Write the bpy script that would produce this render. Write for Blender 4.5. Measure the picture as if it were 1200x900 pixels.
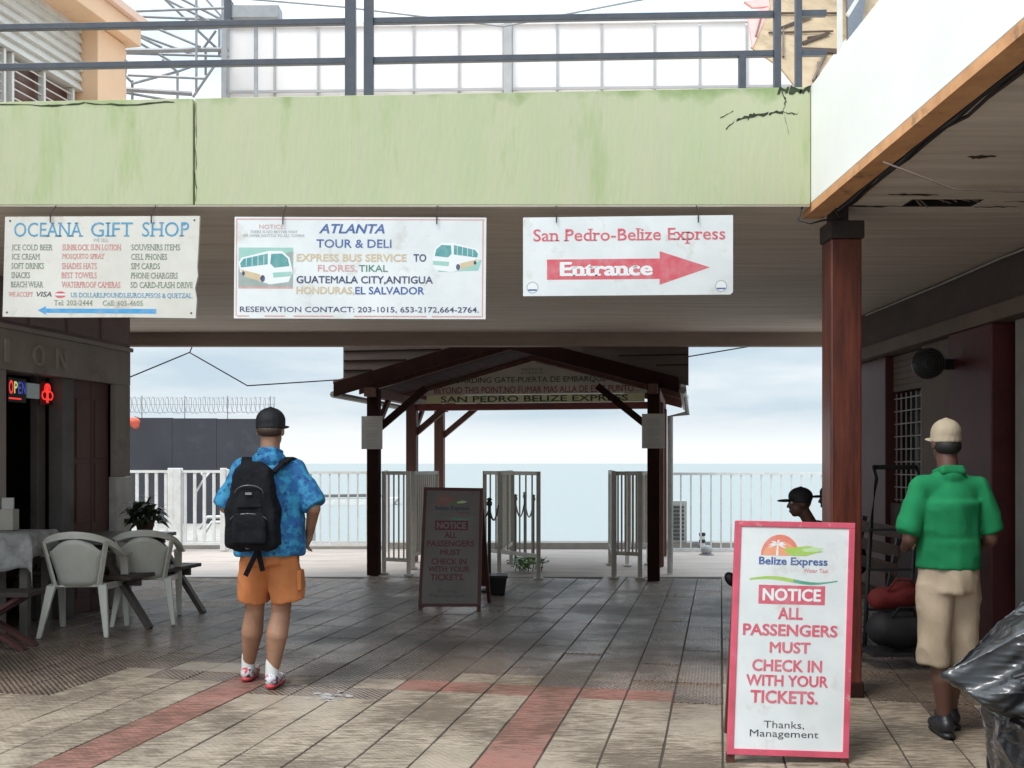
import bpy, bmesh, math, random
from mathutils import Vector, Matrix, noise
random.seed(7)
R = math.radians
scn = bpy.context.scene
col = scn.collection
for o in list(bpy.data.objects): bpy.data.objects.remove(o)

# ------------------------------------------------------------------ camera
cd = bpy.data.cameras.new('camera'); cam = bpy.data.objects.new('camera', cd); col.objects.link(cam)
cam.location = (0, 0, 1.5); cam.rotation_euler = (R(90), 0, 0)
cd.sensor_width = 36; cd.lens = 36; cd.shift_y = 0.0775
cd.clip_start = .05; cd.clip_end = 20000
scn.camera = cam
scn.render.engine = 'CYCLES'
scn.view_settings.view_transform = 'Standard'; scn.view_settings.look = 'None'
scn.view_settings.exposure = 0.12; scn.view_settings.gamma = 1
try:
    scn.cycles.max_bounces = 10; scn.cycles.diffuse_bounces = 6
except Exception: pass

# ------------------------------------------------------------------ world and sun
SUN_EL, SUN_AZ = R(56), R(228)       # azimuth measured clockwise from +Y: behind the camera, a little to the left
w = bpy.data.worlds.new('World'); scn.world = w; w.use_nodes = True
nt = w.node_tree; nt.nodes.clear()
def N(t, **k):
    n = nt.nodes.new(t)
    for a, b in k.items(): setattr(n, a, b)
    return n
L = lambda a, b: nt.links.new(a, b)
out = N('ShaderNodeOutputWorld'); bg = N('ShaderNodeBackground'); bg.inputs['Strength'].default_value = .1
sky = N('ShaderNodeTexSky', sky_type='NISHITA'); sky.sun_disc = False; sky.sun_elevation = SUN_EL; sky.sun_rotation = SUN_AZ
sky.air_density = 1; sky.dust_density = 2.5; sky.ozone_density = 1
tc = N('ShaderNodeTexCoord'); sp = N('ShaderNodeSeparateXYZ'); L(tc.outputs['Generated'], sp.inputs[0])
mp = N('ShaderNodeMapping'); mp.inputs['Scale'].default_value = (1.6, 1.6, 9); mp.inputs['Location'].default_value = (3.3, .7, 0.15)
L(tc.outputs['Generated'], mp.inputs['Vector'])
nz = N('ShaderNodeTexNoise'); nz.inputs['Scale'].default_value = 2.0; nz.inputs['Detail'].default_value = 7; nz.inputs['Roughness'].default_value = .55
L(mp.outputs[0], nz.inputs['Vector'])
cr = N('ShaderNodeValToRGB'); e = cr.color_ramp.elements
e[0].position = .40; e[0].color = (5.9, 7.2, 8.2, 1); e[1].position = .72; e[1].color = (9.6, 10.0, 10.2, 1)
L(nz.outputs['Fac'], cr.inputs['Fac'])
# bright low band just above the horizon, brighter overcast towards the zenith
hz = N('ShaderNodeValToRGB'); h = hz.color_ramp.elements
h[0].position = 0.0; h[0].color = (1, 1, 1, 1); h[1].position = .045; h[1].color = (0, 0, 0, 1)
h.new(.018).color = (1, 1, 1, 1)
ad = N('ShaderNodeMath', operation='ADD'); mm = N('ShaderNodeMath', operation='MULTIPLY_ADD')
mm.inputs[1].default_value = .03; mm.inputs[2].default_value = -.015
L(nz.outputs['Fac'], mm.inputs[0]); L(sp.outputs['Z'], ad.inputs[0]); L(mm.outputs[0], ad.inputs[1]); L(ad.outputs[0], hz.inputs['Fac'])
m1 = N('ShaderNodeMix', data_type='RGBA'); L(hz.outputs['Color'], m1.inputs[0]); L(cr.outputs['Color'], m1.inputs[6]); m1.inputs[7].default_value = (10.2, 10.6, 10.7, 1)
m2 = N('ShaderNodeMix', data_type='RGBA'); m2.inputs[0].default_value = .88; L(sky.outputs[0], m2.inputs[6]); L(m1.outputs[2], m2.inputs[7])
zr = N('ShaderNodeMapRange'); zr.inputs['From Min'].default_value = .15; zr.inputs['From Max'].default_value = .85; zr.inputs['To Min'].default_value = 1; zr.inputs['To Max'].default_value = 3.0
L(sp.outputs['Z'], zr.inputs['Value'])
vm = N('ShaderNodeVectorMath', operation='SCALE'); L(m2.outputs[2], vm.inputs[0]); L(zr.outputs[0], vm.inputs['Scale'])
L(vm.outputs[0], bg.inputs['Color']); L(bg.outputs[0], out.inputs[0])
sd = bpy.data.lights.new('sun', 'SUN'); sd.energy = 2.0; sd.angle = R(20); sd.color = (1, .96, .9)
sun = bpy.data.objects.new('sun', sd); col.objects.link(sun)
dirv = Vector((math.sin(SUN_AZ)*math.cos(SUN_EL), math.cos(SUN_AZ)*math.cos(SUN_EL), math.sin(SUN_EL)))
sun.rotation_euler = dirv.to_track_quat('Z', 'Y').to_euler(); sun.location = (0, -3, 12)

# ------------------------------------------------------------------ helpers
def G(px, py, z=0):                     # ground point seen at photo pixel
    Y = 1200*(1.5-z)/(py-543); return Vector(((px-600)*Y/1200, Y, z))
def P(px, py, Y):                       # point at distance Y
    return Vector(((px-600)*Y/1200, Y, 1.5+(543-py)*Y/1200))

MATS = {}
def mat(name, c, c2=None, rough=.6, scale=4, bump=0, bscale=60, spec=.5, metal=0, emit=None, stretch=(1,1,1), lo=.35, hi=.65, coat=0, dirt=None, dscale=1.5, dlo=.55, dhi=.75):
    if name in MATS: return MATS[name]
    m = bpy.data.materials.new(name); m.use_nodes = True; t = m.node_tree; n = t.nodes; b = n['Principled BSDF']
    b.inputs['Roughness'].default_value = rough; b.inputs['Metallic'].default_value = metal
    b.inputs['Specular IOR Level'].default_value = spec
    if coat: b.inputs['Coat Weight'].default_value = coat; b.inputs['Coat Roughness'].default_value = .15
    g = n.new('ShaderNodeNewGeometry'); mp_ = n.new('ShaderNodeMapping'); mp_.inputs['Scale'].default_value = stretch
    t.links.new(g.outputs['Position'], mp_.inputs['Vector'])
    C = tuple(c)+(1,)
    b.inputs['Base Color'].default_value = C
    last = None
    if c2 is None: c2 = tuple(x*.82 for x in c)
    nz_ = n.new('ShaderNodeTexNoise'); nz_.inputs['Scale'].default_value = scale; nz_.inputs['Detail'].default_value = 8
    nz_.inputs['Roughness'].default_value = .62
    t.links.new(mp_.outputs[0], nz_.inputs['Vector'])
    r = n.new('ShaderNodeMapRange'); r.inputs['From Min'].default_value = lo; r.inputs['From Max'].default_value = hi
    t.links.new(nz_.outputs['Fac'], r.inputs['Value'])
    mx = n.new('ShaderNodeMix'); mx.data_type = 'RGBA'; mx.inputs[6].default_value = C; mx.inputs[7].default_value = tuple(c2)+(1,)
    t.links.new(r.outputs[0], mx.inputs[0]); last = mx.outputs[2]
    if dirt:
        n2 = n.new('ShaderNodeTexNoise'); n2.inputs['Scale'].default_value = dscale; n2.inputs['Detail'].default_value = 9; n2.inputs['Roughness'].default_value = .7
        t.links.new(mp_.outputs[0], n2.inputs['Vector'])
        r2 = n.new('ShaderNodeMapRange'); r2.inputs['From Min'].default_value = dlo; r2.inputs['From Max'].default_value = dhi
        t.links.new(n2.outputs['Fac'], r2.inputs['Value'])
        m3 = n.new('ShaderNodeMix'); m3.data_type = 'RGBA'; m3.inputs[7].default_value = tuple(dirt)+(1,)
        t.links.new(last, m3.inputs[6]); t.links.new(r2.outputs[0], m3.inputs[0]); last = m3.outputs[2]
    t.links.new(last, b.inputs['Base Color'])
    if bump:
        n4 = n.new('ShaderNodeTexNoise'); n4.inputs['Scale'].default_value = bscale; n4.inputs['Detail'].default_value = 5
        t.links.new(mp_.outputs[0], n4.inputs['Vector'])
        bp = n.new('ShaderNodeBump'); bp.inputs['Strength'].default_value = bump; bp.inputs['Distance'].default_value = .01
        t.links.new(n4.outputs['Fac'], bp.inputs['Height']); t.links.new(bp.outputs[0], b.inputs['Normal'])
    if emit:
        b.inputs['Emission Color'].default_value = tuple(emit[:3])+(1,); b.inputs['Emission Strength'].default_value = emit[3]
    MATS[name] = m; return m

class MB:
    def __init__(s): s.v = []; s.f = []; s.mi = []; s.cur = 0
    def add(s, vs, fs):
        k = len(s.v); s.v += [Vector(x) for x in vs]; s.f += [tuple(i+k for i in f) for f in fs]; s.mi += [s.cur]*len(fs); return s
    def box(s, x0, x1, y0, y1, z0, z1, M=None):
        vs = [Vector(p) for p in ((x0,y0,z0),(x1,y0,z0),(x1,y1,z0),(x0,y1,z0),(x0,y0,z1),(x1,y0,z1),(x1,y1,z1),(x0,y1,z1))]
        if M: vs = [M @ v for v in vs]
        return s.add(vs, [(0,3,2,1),(4,5,6,7),(0,1,5,4),(1,2,6,5),(2,3,7,6),(3,0,4,7)])
    def hexa(s, bot, top):
        return s.add(list(bot)+list(top), [(0,3,2,1),(4,5,6,7),(0,1,5,4),(1,2,6,5),(2,3,7,6),(3,0,4,7)])
    def beam(s, a, b, w, h, up=(0,0,1)):
        a = Vector(a); b = Vector(b); d = (b-a).normalized(); u = Vector(up)
        if abs(d.dot(u)) > .98: u = Vector((0,1,0))
        r = d.cross(u).normalized()*w/2; q = r.cross(d).normalized()*h/2
        return s.hexa([a-r-q, a+r-q, a+r+q, a-r+q], [b-r-q, b+r-q, b+r+q, b-r+q])
    def tube(s, pts, r, n=8, cap=True):
        pts = [Vector(p) for p in pts]; k = len(s.v); m = len(pts)
        rr = r if isinstance(r, (list, tuple)) else [r]*m
        for i, p in enumerate(pts):
            d = (pts[min(i+1,m-1)]-pts[max(i-1,0)]).normalized()
            u = Vector((0,0,1)) if abs(d.z) < .9 else Vector((0,1,0))
            a = d.cross(u).normalized(); b = a.cross(d)
            for j in range(n):
                t = 2*math.pi*j/n; s.v.append(p+(a*math.cos(t)+b*math.sin(t))*rr[i])
        for i in range(m-1):
            for j in range(n):
                s.f.append((k+i*n+j, k+i*n+(j+1)%n, k+(i+1)*n+(j+1)%n, k+(i+1)*n+j)); s.mi.append(s.cur)
        if cap:
            s.f.append(tuple(k+j for j in range(n))[::-1]); s.f.append(tuple(k+(m-1)*n+j for j in range(n))); s.mi += [s.cur]*2
        return s
    def lathe(s, c, prof, n=20, M=None):
        k = len(s.v); c = Vector(c)
        for r, z in prof:
            for j in range(n):
                t = 2*math.pi*j/n; p = Vector((r*math.cos(t), r*math.sin(t), z))
                if M: p = M @ p
                s.v.append(c+p)
        for i in range(len(prof)-1):
            for j in range(n):
                s.f.append((k+i*n+j, k+i*n+(j+1)%n, k+(i+1)*n+(j+1)%n, k+(i+1)*n+j)); s.mi.append(s.cur)
        s.f.append(tuple(k+j for j in range(n))[::-1]); s.f.append(tuple(k+(len(prof)-1)*n+j for j in range(n))); s.mi += [s.cur]*2
        return s
    def prism(s, poly, d0, d1, f):       # poly 2-D, f(u,v,d) -> point
        n = len(poly); vs = [f(u, v, d0) for u, v in poly]+[f(u, v, d1) for u, v in poly]
        return s.add(vs, [tuple(range(n)), tuple(range(n, 2*n))[::-1]]+[(i, i+n, (i+1) % n+n, (i+1) % n) for i in range(n)])
    def build(s, name, m, parent=None, bevel=0, smooth=False):
        me = bpy.data.meshes.new(name)
        vs = s.v
        if parent is not None:
            Mi = ROOTM[parent.name].inverted(); vs = [Mi @ v for v in vs]
        me.from_pydata([tuple(v) for v in vs], [], s.f)
        for q in (m if isinstance(m, (list, tuple)) else [m]): me.materials.append(q)
        if isinstance(m, (list, tuple)):
            for p, i in zip(me.polygons, s.mi): p.material_index = i
        bm = bmesh.new(); bm.from_mesh(me); bmesh.ops.recalc_face_normals(bm, faces=bm.faces); bm.to_mesh(me); bm.free()
        if smooth:
            for p in me.polygons: p.use_smooth = True
        o = bpy.data.objects.new(name, me); col.objects.link(o)
        if parent is not None: o.parent = parent; ROOTM[o.name] = ROOTM[parent.name]
        else: ROOTM[o.name] = Matrix()
        if bevel:
            b = o.modifiers.new('b', 'BEVEL'); b.width = bevel; b.segments = 2; b.limit_method = 'ANGLE'
        return o
ROOTM = {}
def tag(o, label=None, cat=None, group=None, kind=None):
    if label: o['label'] = label
    if cat: o['category'] = cat
    if group: o['group'] = group
    if kind: o['kind'] = kind
    return o
def root(name, loc, label, cat, group=None, rz=0):
    o = bpy.data.objects.new(name, None); col.objects.link(o); o.location = loc; o.rotation_euler = (0, 0, rz)
    o.empty_display_size = .1
    ROOTM[o.name] = Matrix.Translation(Vector(loc)) @ Matrix.Rotation(rz, 4, 'Z')
    return tag(o, label, cat, group)
def copy_tree(o, parent=None):
    c = o.copy(); col.objects.link(c)
    if parent: c.parent = parent
    for ch in [x for x in bpy.data.objects if x.parent == o]: copy_tree(ch, c)
    return c

# ---- printed matter
def glyphs(s, bold=0, serif=False, shear=0, space=1.0):
    cu = bpy.data.curves.new('t', 'FONT'); cu.body = s; cu.offset = bold; cu.shear = shear; cu.space_character = space
    cu.resolution_u = 3
    o = bpy.data.objects.new('t', cu); col.objects.link(o)
    dg = bpy.context.evaluated_depsgraph_get(); dg.update()
    me = o.evaluated_get(dg).to_mesh()
    vs = [(v.co.x, v.co.y) for v in me.vertices]; fs = [tuple(p.vertices) for p in me.polygons]
    # the built-in M fills badly: rebuild it from its own outline
    adj = {i: set() for i in range(len(vs))}
    for f in fs:
        for a in f: adj[a].update(f)
    seen = set()
    for i in range(len(vs)):
        if i in seen or not adj[i]: continue
        comp = {i}; st = [i]
        while st:
            for q in adj[st.pop()]:
                if q not in comp: comp.add(q); st.append(q)
        seen |= comp; c_ = sorted(comp); xs = [vs[q][0] for q in c_]; ys = [vs[q][1] for q in c_]
        if 14 <= len(c_) <= 15 and .6 < max(xs)-min(xs) < .74 and abs(max(ys)-min(ys)-.682) < .09:
            fs = [f for f in fs if f[0] not in comp]; x0, y0 = min(xs), min(ys); sx = (max(xs)-x0)/.636; sy = (max(ys)-y0)/.682; k = len(vs)
            vs = vs+[(x0+(a-.073)*sx, y0+b*sy) for a, b in ((.709,.682),(.618,.682),(.391,.402),(.165,.682),(.073,.682),(.073,0),(.171,0),(.171,.531),(.173,.531),(.383,.267),(.399,.267),(.609,.531),(.611,.531),(.611,0),(.709,0))]
            fs += [tuple(k+j for j in f) for f in ((4,5,6,7),(4,7,8,3),(3,8,9,2),(2,9,10),(2,10,11,1),(1,11,12,0),(0,12,13,14))]
    if serif:                                   # slab serifs on the flat stem ends
        ek = {}
        for f in fs:
            for a, b in zip(f, f[1:]+f[:1]): ek[tuple(sorted((a, b)))] = ek.get(tuple(sorted((a, b))), 0)+1
        add = []; th = .06
        for (a, b), c in ek.items():
            if c != 1: continue
            (x0, y0), (x1, y1) = vs[a], vs[b]
            if abs(y0-y1) < .004 and .03 < abs(x0-x1) < .2:
                xa, xb = sorted((x0, x1)); ext = .08
                if -.05 < y0 < .05: add.append((xa-ext, xb+ext, y0, y0+th))
                elif y0 > .4 or y0 < -.1:
                    if y0 > .4: add.append((xa-ext, xb+(ext*.3 if y0 < .62 else ext), y0-th, y0))
                    else: add.append((xa-ext, xb+ext, y0, y0+th))
        for x0, x1, y0, y1 in add:
            k = len(vs); vs += [(x0, y0), (x1, y0), (x1, y1), (x0, y1)]; fs.append((k, k+1, k+2, k+3))
    o.evaluated_get(dg).to_mesh_clear(); bpy.data.objects.remove(o); bpy.data.curves.remove(cu)
    return vs, fs
class Print:
    """flat print on a board; f(u, v, d) maps board coordinates (u right, v DOWN) to the place"""
    def __init__(s, f): s.f = f; s.mb = {}; s.k = 0
    def get(s, m): return s.mb.setdefault(m.name, (MB(), m))[0]
    def text(s, t, u0, u1, v0, v1, m, bold=.01, serif=False, shear=0, d=None, rot=0):
        heavy = bold > .012
        vs, fs = glyphs(t, .006 if heavy else bold, serif, shear)
        if heavy:                       # thicken by slightly shifted copies: keeps M and N clean
            base = list(vs); bf = list(fs); e_ = bold*.95
            for dx, dy in ((e_, 0), (-e_, 0), (0, e_*.8), (0, -e_*.8), (e_*.6, e_*.6), (-e_*.6, -e_*.6)):
                k = len(vs); vs = vs+[(a+dx, b+dy) for a, b in base]; fs = fs+[tuple(i+k for i in q) for q in bf]
        xs = [a for a, b in vs]; ys = [b for a, b in vs]; xa, xb, ya, yb = min(xs), max(xs), min(ys), max(ys)
        s.k += 1; dd = (.0011+.00001*s.k) if d is None else d
        pts = []; nb = len(base) if heavy else 10**9
        for ii, (a, b) in enumerate(vs):
            u = u0+(a-xa)/(xb-xa)*(u1-u0); v = v1-(b-ya)/(yb-ya)*(v1-v0); pts.append(s.f(u, v, dd+.00002*(ii//nb)))
        s.get(m).add(pts, fs)
    def poly(s, pts, m, d=None):
        s.k += 1; dd = (.0004+.00001*s.k) if d is None else .0005+(d-.0008)*.7
        s.get(m).add([s.f(u, v, dd) for u, v in pts], [tuple(range(len(pts)))])
    def rect(s, u0, u1, v0, v1, m, d=None): s.poly([(u0, v0), (u1, v0), (u1, v1), (u0, v1)], m, d)
    def build(s, parent, name='print'):
        for nm, (mb, m) in s.mb.items(): mb.build(name, m, parent)
def bil(c00, c10, c01, c11, W, H):       # corners: top-left, top-right, bottom-left, bottom-right
    c00, c10, c01, c11 = map(Vector, (c00, c10, c01, c11)); n = (c01-c00).cross(c10-c00).normalized()
    c11 = c11-n*(c11-c00).dot(n)          # keep the board flat
    if n.y > 0: n = -n                    # towards the viewer side
    def f(u, v, d=0):
        a = u/W; b = v/H
        return (c00*(1-a)+c10*a)*(1-b)+(c01*(1-a)+c11*a)*b+n*d
    return f
def board(f, W, H, th): # solid board whose front is at d=0
    return MB().prism([(0,0),(W,0),(W,H),(0,H)], 0, -th, f)

# ---- organic shapes
def blob(name, parts, vox, m, parent, smooth=4, wrinkle=0, wscale=9, cut=None):
    M = MB()
    for p in parts:
        if p[0] in ('cap', 'cone', 'hem'):
            _, a, ra, b, rb = p[:5]; sq = p[5] if len(p) > 5 else (1, 1)
            a = Vector(a); b = Vector(b); d = (b-a).normalized()
            X = Vector((1,0,0)); X = (X-d*X.dot(d))
            if X.length < .3: X = Vector((0,1,0)); X = X-d*X.dot(d)
            X.normalize(); Yv = d.cross(X)
            rings = []
            if p[0] == 'cap':
                for k in range(5): t = math.pi/2*(1-k/5.); rings.append((a-d*ra*math.sin(t), ra*math.cos(t)+1e-4))
                rings.append((a, ra)); rings.append((b, rb))
                for k in range(1, 6): t = math.pi/2*k/5.; rings.append((b+d*rb*math.sin(t), rb*math.cos(t)+1e-4))
            elif p[0] == 'cone': rings = [(a, ra), ((a+b)/2, (ra+rb)/2), (b, rb)]
            else:
                for k in range(5): t = math.pi/2*(1-k/5.); rings.append((a-d*ra*math.sin(t), ra*math.cos(t)+1e-4))
                rings += [(a, ra), ((a+b)/2, (ra+rb)/2), (b, rb)]
            n = 16; k0 = len(M.v)
            for c, r in rings:
                for j in range(n):
                    t = 2*math.pi*j/n; M.v.append(c+X*math.cos(t)*r*sq[0]+Yv*math.sin(t)*r*sq[1])
            for i in range(len(rings)-1):
                for j in range(n): M.f.append((k0+i*n+j, k0+i*n+(j+1)%n, k0+(i+1)*n+(j+1)%n, k0+(i+1)*n+j)); M.mi.append(0)
            M.f.append(tuple(k0+j for j in range(n))[::-1]); M.f.append(tuple(k0+(len(rings)-1)*n+j for j in range(n))); M.mi += [0, 0]
        elif p[0] == 'hex':
            k0 = len(M.v); M.v += [Vector(q) for q in p[1]]+[Vector(q) for q in p[2]]
            for f_ in ((0,3,2,1),(4,5,6,7),(0,1,5,4),(1,2,6,5),(2,3,7,6),(3,0,4,7)): M.f.append(tuple(i+k0 for i in f_)); M.mi.append(0)
        elif p[0] == 'ell':
            _, c, r = p[:3]; rot = p[3] if len(p) > 3 else (0,0,0)
            from mathutils import Euler
            E = Euler(rot).to_matrix(); c = Vector(c); k0 = len(M.v); nu, nv = 18, 12
            M.v.append(c+E@Vector((0,0,-r[2])))
            for i in range(1, nv):
                t = -math.pi/2+math.pi*i/nv
                for j in range(nu):
                    q = 2*math.pi*j/nu; M.v.append(c+E@Vector((r[0]*math.cos(t)*math.cos(q), r[1]*math.cos(t)*math.sin(q), r[2]*math.sin(t))))
            M.v.append(c+E@Vector((0,0,r[2]))); top = len(M.v)-1
            for j in range(nu):
                M.f.append((k0, k0+1+(j+1)%nu, k0+1+j)); M.f.append((top, top-nu+j, top-nu+(j+1)%nu)); M.mi += [0, 0]
            for i in range(nv-2):
                for j in range(nu): M.f.append((k0+1+i*nu+j, k0+1+i*nu+(j+1)%nu, k0+1+(i+1)*nu+(j+1)%nu, k0+1+(i+1)*nu+j)); M.mi.append(0)
    me = bpy.data.meshes.new('tmp'); me.from_pydata([tuple(v) for v in M.v], [], M.f)
    o = bpy.data.objects.new('tmp', me); col.objects.link(o)
    r = o.modifiers.new('r', 'REMESH'); r.mode = 'VOXEL'; r.voxel_size = vox
    if smooth: q = o.modifiers.new('s', 'SMOOTH'); q.factor = .5; q.iterations = smooth
    dg = bpy.context.evaluated_depsgraph_get(); dg.update()
    nm = bpy.data.meshes.new_from_object(o.evaluated_get(dg), preserve_all_data_layers=False, depsgraph=dg)
    bpy.data.objects.remove(o); bpy.data.meshes.remove(me)
    nm.name = name; nm.materials.clear(); nm.materials.append(m)
    if wrinkle:
        off = Vector((random.random()*9, 3, 5))
        nn = [v.normal.copy() for v in nm.vertices]
        for v, no in zip(nm.vertices, nn):
            c = v.co; q = noise.noise(Vector((c.x*wscale, c.y*wscale, c.z*wscale*.55))+off)
            q2 = 1-abs(noise.noise(Vector((c.x*wscale*1.3+c.z*wscale*.5, c.y*wscale, c.z*wscale*.9))+off*2))*2
            v.co = c+no*wrinkle*(q*1.2+q2*.5)
    for p in nm.polygons: p.use_smooth = True
    ob = bpy.data.objects.new(name, nm); col.objects.link(ob)
    if parent is not None: ob.parent = parent; ROOTM[ob.name] = ROOTM[parent.name]
    return ob

# ------------------------------------------------------------------ materials
def tile_material(name, c1, c2, r0=.38, stud=.12, spec=.3, worn=None):
    m = bpy.data.materials.new(name); m.use_nodes = True; t = m.node_tree; n = t.nodes; b = n['Principled BSDF']; K = t.links.new
    g = n.new('ShaderNodeNewGeometry'); mp_ = n.new('ShaderNodeMapping'); mp_.vector_type = 'POINT'
    mp_.inputs['Rotation'].default_value = (0, 0, TH); K(g.outputs['Position'], mp_.inputs['Vector'])
    b.inputs['Specular IOR Level'].default_value = spec
    # one random value per tile
    sc = n.new('ShaderNodeVectorMath'); sc.operation = 'SCALE'; sc.inputs['Scale'].default_value = 1/TS; K(mp_.outputs[0], sc.inputs[0])
    fl = n.new('ShaderNodeVectorMath'); fl.operation = 'FLOOR'; K(sc.outputs[0], fl.inputs[0])
    sx = n.new('ShaderNodeSeparateXYZ'); K(fl.outputs[0], sx.inputs[0]); cx = n.new('ShaderNodeCombineXYZ'); K(sx.outputs[0], cx.inputs[0]); K(sx.outputs[1], cx.inputs[1])
    wn = n.new('ShaderNodeTexWhiteNoise'); wn.noise_dimensions = '2D'; K(cx.outputs[0], wn.inputs['Vector'])
    mx = n.new('ShaderNodeMix'); mx.data_type = 'RGBA'; mx.inputs[6].default_value = tuple(c1)+(1,); mx.inputs[7].default_value = tuple(c2)+(1,)
    wv = n.new('ShaderNodeMath'); wv.operation = 'MULTIPLY'; wv.inputs[1].default_value = .55; K(wn.outputs['Value'], wv.inputs[0]); K(wv.outputs[0], mx.inputs[0])
    # grime: streaks lying across the strips
    ms = n.new('ShaderNodeMapping'); ms.inputs['Rotation'].default_value = (0, 0, TH); ms.inputs['Scale'].default_value = (4.5, 22, 1); K(g.outputs['Position'], ms.inputs['Vector'])
    n1 = n.new('ShaderNodeTexNoise'); n1.inputs['Scale'].default_value = 1.6; n1.inputs['Detail'].default_value = 9; n1.inputs['Roughness'].default_value = .75; K(ms.outputs[0], n1.inputs['Vector'])
    n2 = n.new('ShaderNodeTexNoise'); n2.inputs['Scale'].default_value = 1.1; n2.inputs['Detail'].default_value = 6; K(g.outputs['Position'], n2.inputs['Vector'])
    mu = n.new('ShaderNodeMath'); mu.operation = 'MULTIPLY_ADD'; mu.inputs[1].default_value = .7; K(n2.outputs['Fac'], mu.inputs[0]); K(n1.outputs['Fac'], mu.inputs[2])
    r = n.new('ShaderNodeMapRange'); r.inputs['From Min'].default_value = .80; r.inputs['From Max'].default_value = .93; r.inputs['To Max'].default_value = .68; K(mu.outputs[0], r.inputs['Value'])
    m3 = n.new('ShaderNodeMix'); m3.data_type = 'RGBA'; m3.inputs[7].default_value = (.06, .042, .026, 1)
    src = mx.outputs[2]
    nb_ = n.new('ShaderNodeTexNoise'); nb_.inputs['Scale'].default_value = 2.3; nb_.inputs['Detail'].default_value = 10; nb_.inputs['Roughness'].default_value = .72; K(g.outputs['Position'], nb_.inputs['Vector'])
    rb0 = n.new('ShaderNodeMapRange'); rb0.inputs['From Min'].default_value = .42; rb0.inputs['From Max'].default_value = .68; rb0.inputs['To Max'].default_value = .7; K(nb_.outputs['Fac'], rb0.inputs['Value'])
    mb_ = n.new('ShaderNodeMix'); mb_.data_type = 'RGBA'; mb_.inputs[7].default_value = tuple(worn or tuple(q*.6 for q in c2))+(1,); K(src, mb_.inputs[6]); K(rb0.outputs[0], mb_.inputs[0]); src = mb_.outputs[2]
    K(src, m3.inputs[6]); K(r.outputs[0], m3.inputs[0])
    K(m3.outputs[2], b.inputs['Base Color'])
    # studs: small raised grid pattern
    m4 = n.new('ShaderNodeMapping'); m4.inputs['Rotation'].default_value = (0, 0, TH); k = 2*math.pi/(TS/7); m4.inputs['Scale'].default_value = (k, k, 1); K(g.outputs['Position'], m4.inputs['Vector'])
    s4 = n.new('ShaderNodeSeparateXYZ'); K(m4.outputs[0], s4.inputs[0])
    a1 = n.new('ShaderNodeMath'); a1.operation = 'SINE'; K(s4.outputs[0], a1.inputs[0]); a2 = n.new('ShaderNodeMath'); a2.operation = 'SINE'; K(s4.outputs[1], a2.inputs[0])
    a3 = n.new('ShaderNodeMath'); a3.operation = 'MULTIPLY'; K(a1.outputs[0], a3.inputs[0]); K(a2.outputs[0], a3.inputs[1])
    a4 = n.new('ShaderNodeMath'); a4.operation = 'MULTIPLY_ADD'; a4.inputs[1].default_value = stud; K(n1.outputs['Fac'], a4.inputs[2]); K(a3.outputs[0], a4.inputs[0])
    bp = n.new('ShaderNodeBump'); bp.inputs['Strength'].default_value = 1; bp.inputs['Distance'].default_value = .009; K(a4.outputs[0], bp.inputs['Height']); K(bp.outputs[0], b.inputs['Normal'])
    r2 = n.new('ShaderNodeMapRange'); r2.inputs['To Min'].default_value = r0; r2.inputs['From Min'].default_value = .38; r2.inputs['From Max'].default_value = .6; r2.inputs['To Max'].default_value = r0+.32; K(n2.outputs['Fac'], r2.inputs['Value']); K(r2.outputs[0], b.inputs['Roughness'])
    return m
TH = R(11.5); TS = .305
WHITE = mat('white_board', (.74, .76, .76), (.64, .67, .67), .4, 3, dirt=(.42, .36, .26), dscale=5, dlo=.57, dhi=.88)
WHITE2 = mat('aged_white_board', (.66, .64, .58), (.58, .56, .5), .5, 3, dirt=(.32, .24, .14), dscale=4, dlo=.55, dhi=.8)
GREEN = mat('green_paint', (.43, .475, .285), (.47, .485, .315), .8, 1.2, bump=.4, bscale=14, stretch=(2.5, 1, .5), dirt=(.31, .40, .16), dscale=1.6, dlo=.55, dhi=.75)
FWHITE = mat('fascia_white', (.88, .88, .86), (.82, .83, .79), .6, 1.5, bump=.1, bscale=25)
CEIL = mat('ceiling_paint', (.76, .68, .59), (.58, .51, .43), .75, 2.2, stretch=(.25, 4.5, 1), dirt=(.42, .33, .26), dscale=3, dlo=.55, dhi=.85, bump=.15, bscale=20)
ORANGE = mat('raw_orange_soffit', (.7, .37, .17), (.55, .27, .12), .8, 6, bump=.3, bscale=25, dirt=(.18, .1, .06), dscale=5, dlo=.55, dhi=.7)
WOOD = mat('red_brown_wood', (.16, .038, .02), (.07, .017, .011), .42, 3, stretch=(8, 8, .7), bump=.15, bscale=30, coat=.3, dirt=(.05, .015, .01), dscale=2, dlo=.5, dhi=.75)
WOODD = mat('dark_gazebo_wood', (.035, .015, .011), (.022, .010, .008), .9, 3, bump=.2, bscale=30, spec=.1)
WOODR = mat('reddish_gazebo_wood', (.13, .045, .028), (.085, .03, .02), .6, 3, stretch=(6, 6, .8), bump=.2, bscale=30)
IRON = mat('railing_paint', (.045, .055, .075), (.07, .075, .09), .45, 12, bump=.1, dirt=(.12, .07, .05), dscale=14, dlo=.62, dhi=.75)
BLACK = mat('black_rubber', (.012, .012, .014), None, .5)
STEEL = mat('galvanised', (.33, .34, .35), (.26, .27, .29), .5, 8, metal=.3)
FENCEW = mat('white_fence_paint', (.72, .73, .72), (.6, .6, .57), .5, 6, dirt=(.3, .2, .12), dscale=9, dlo=.66, dhi=.8)
GATE = mat('beige_gate_paint', (.52, .49, .43), (.44, .41, .35), .5, 9, dirt=(.16, .09, .05), dscale=9, dlo=.6, dhi=.75)
PLASTIC = mat('white_chair_plastic', (.66, .65, .58), (.58, .57, .49), .35, 5)
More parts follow.
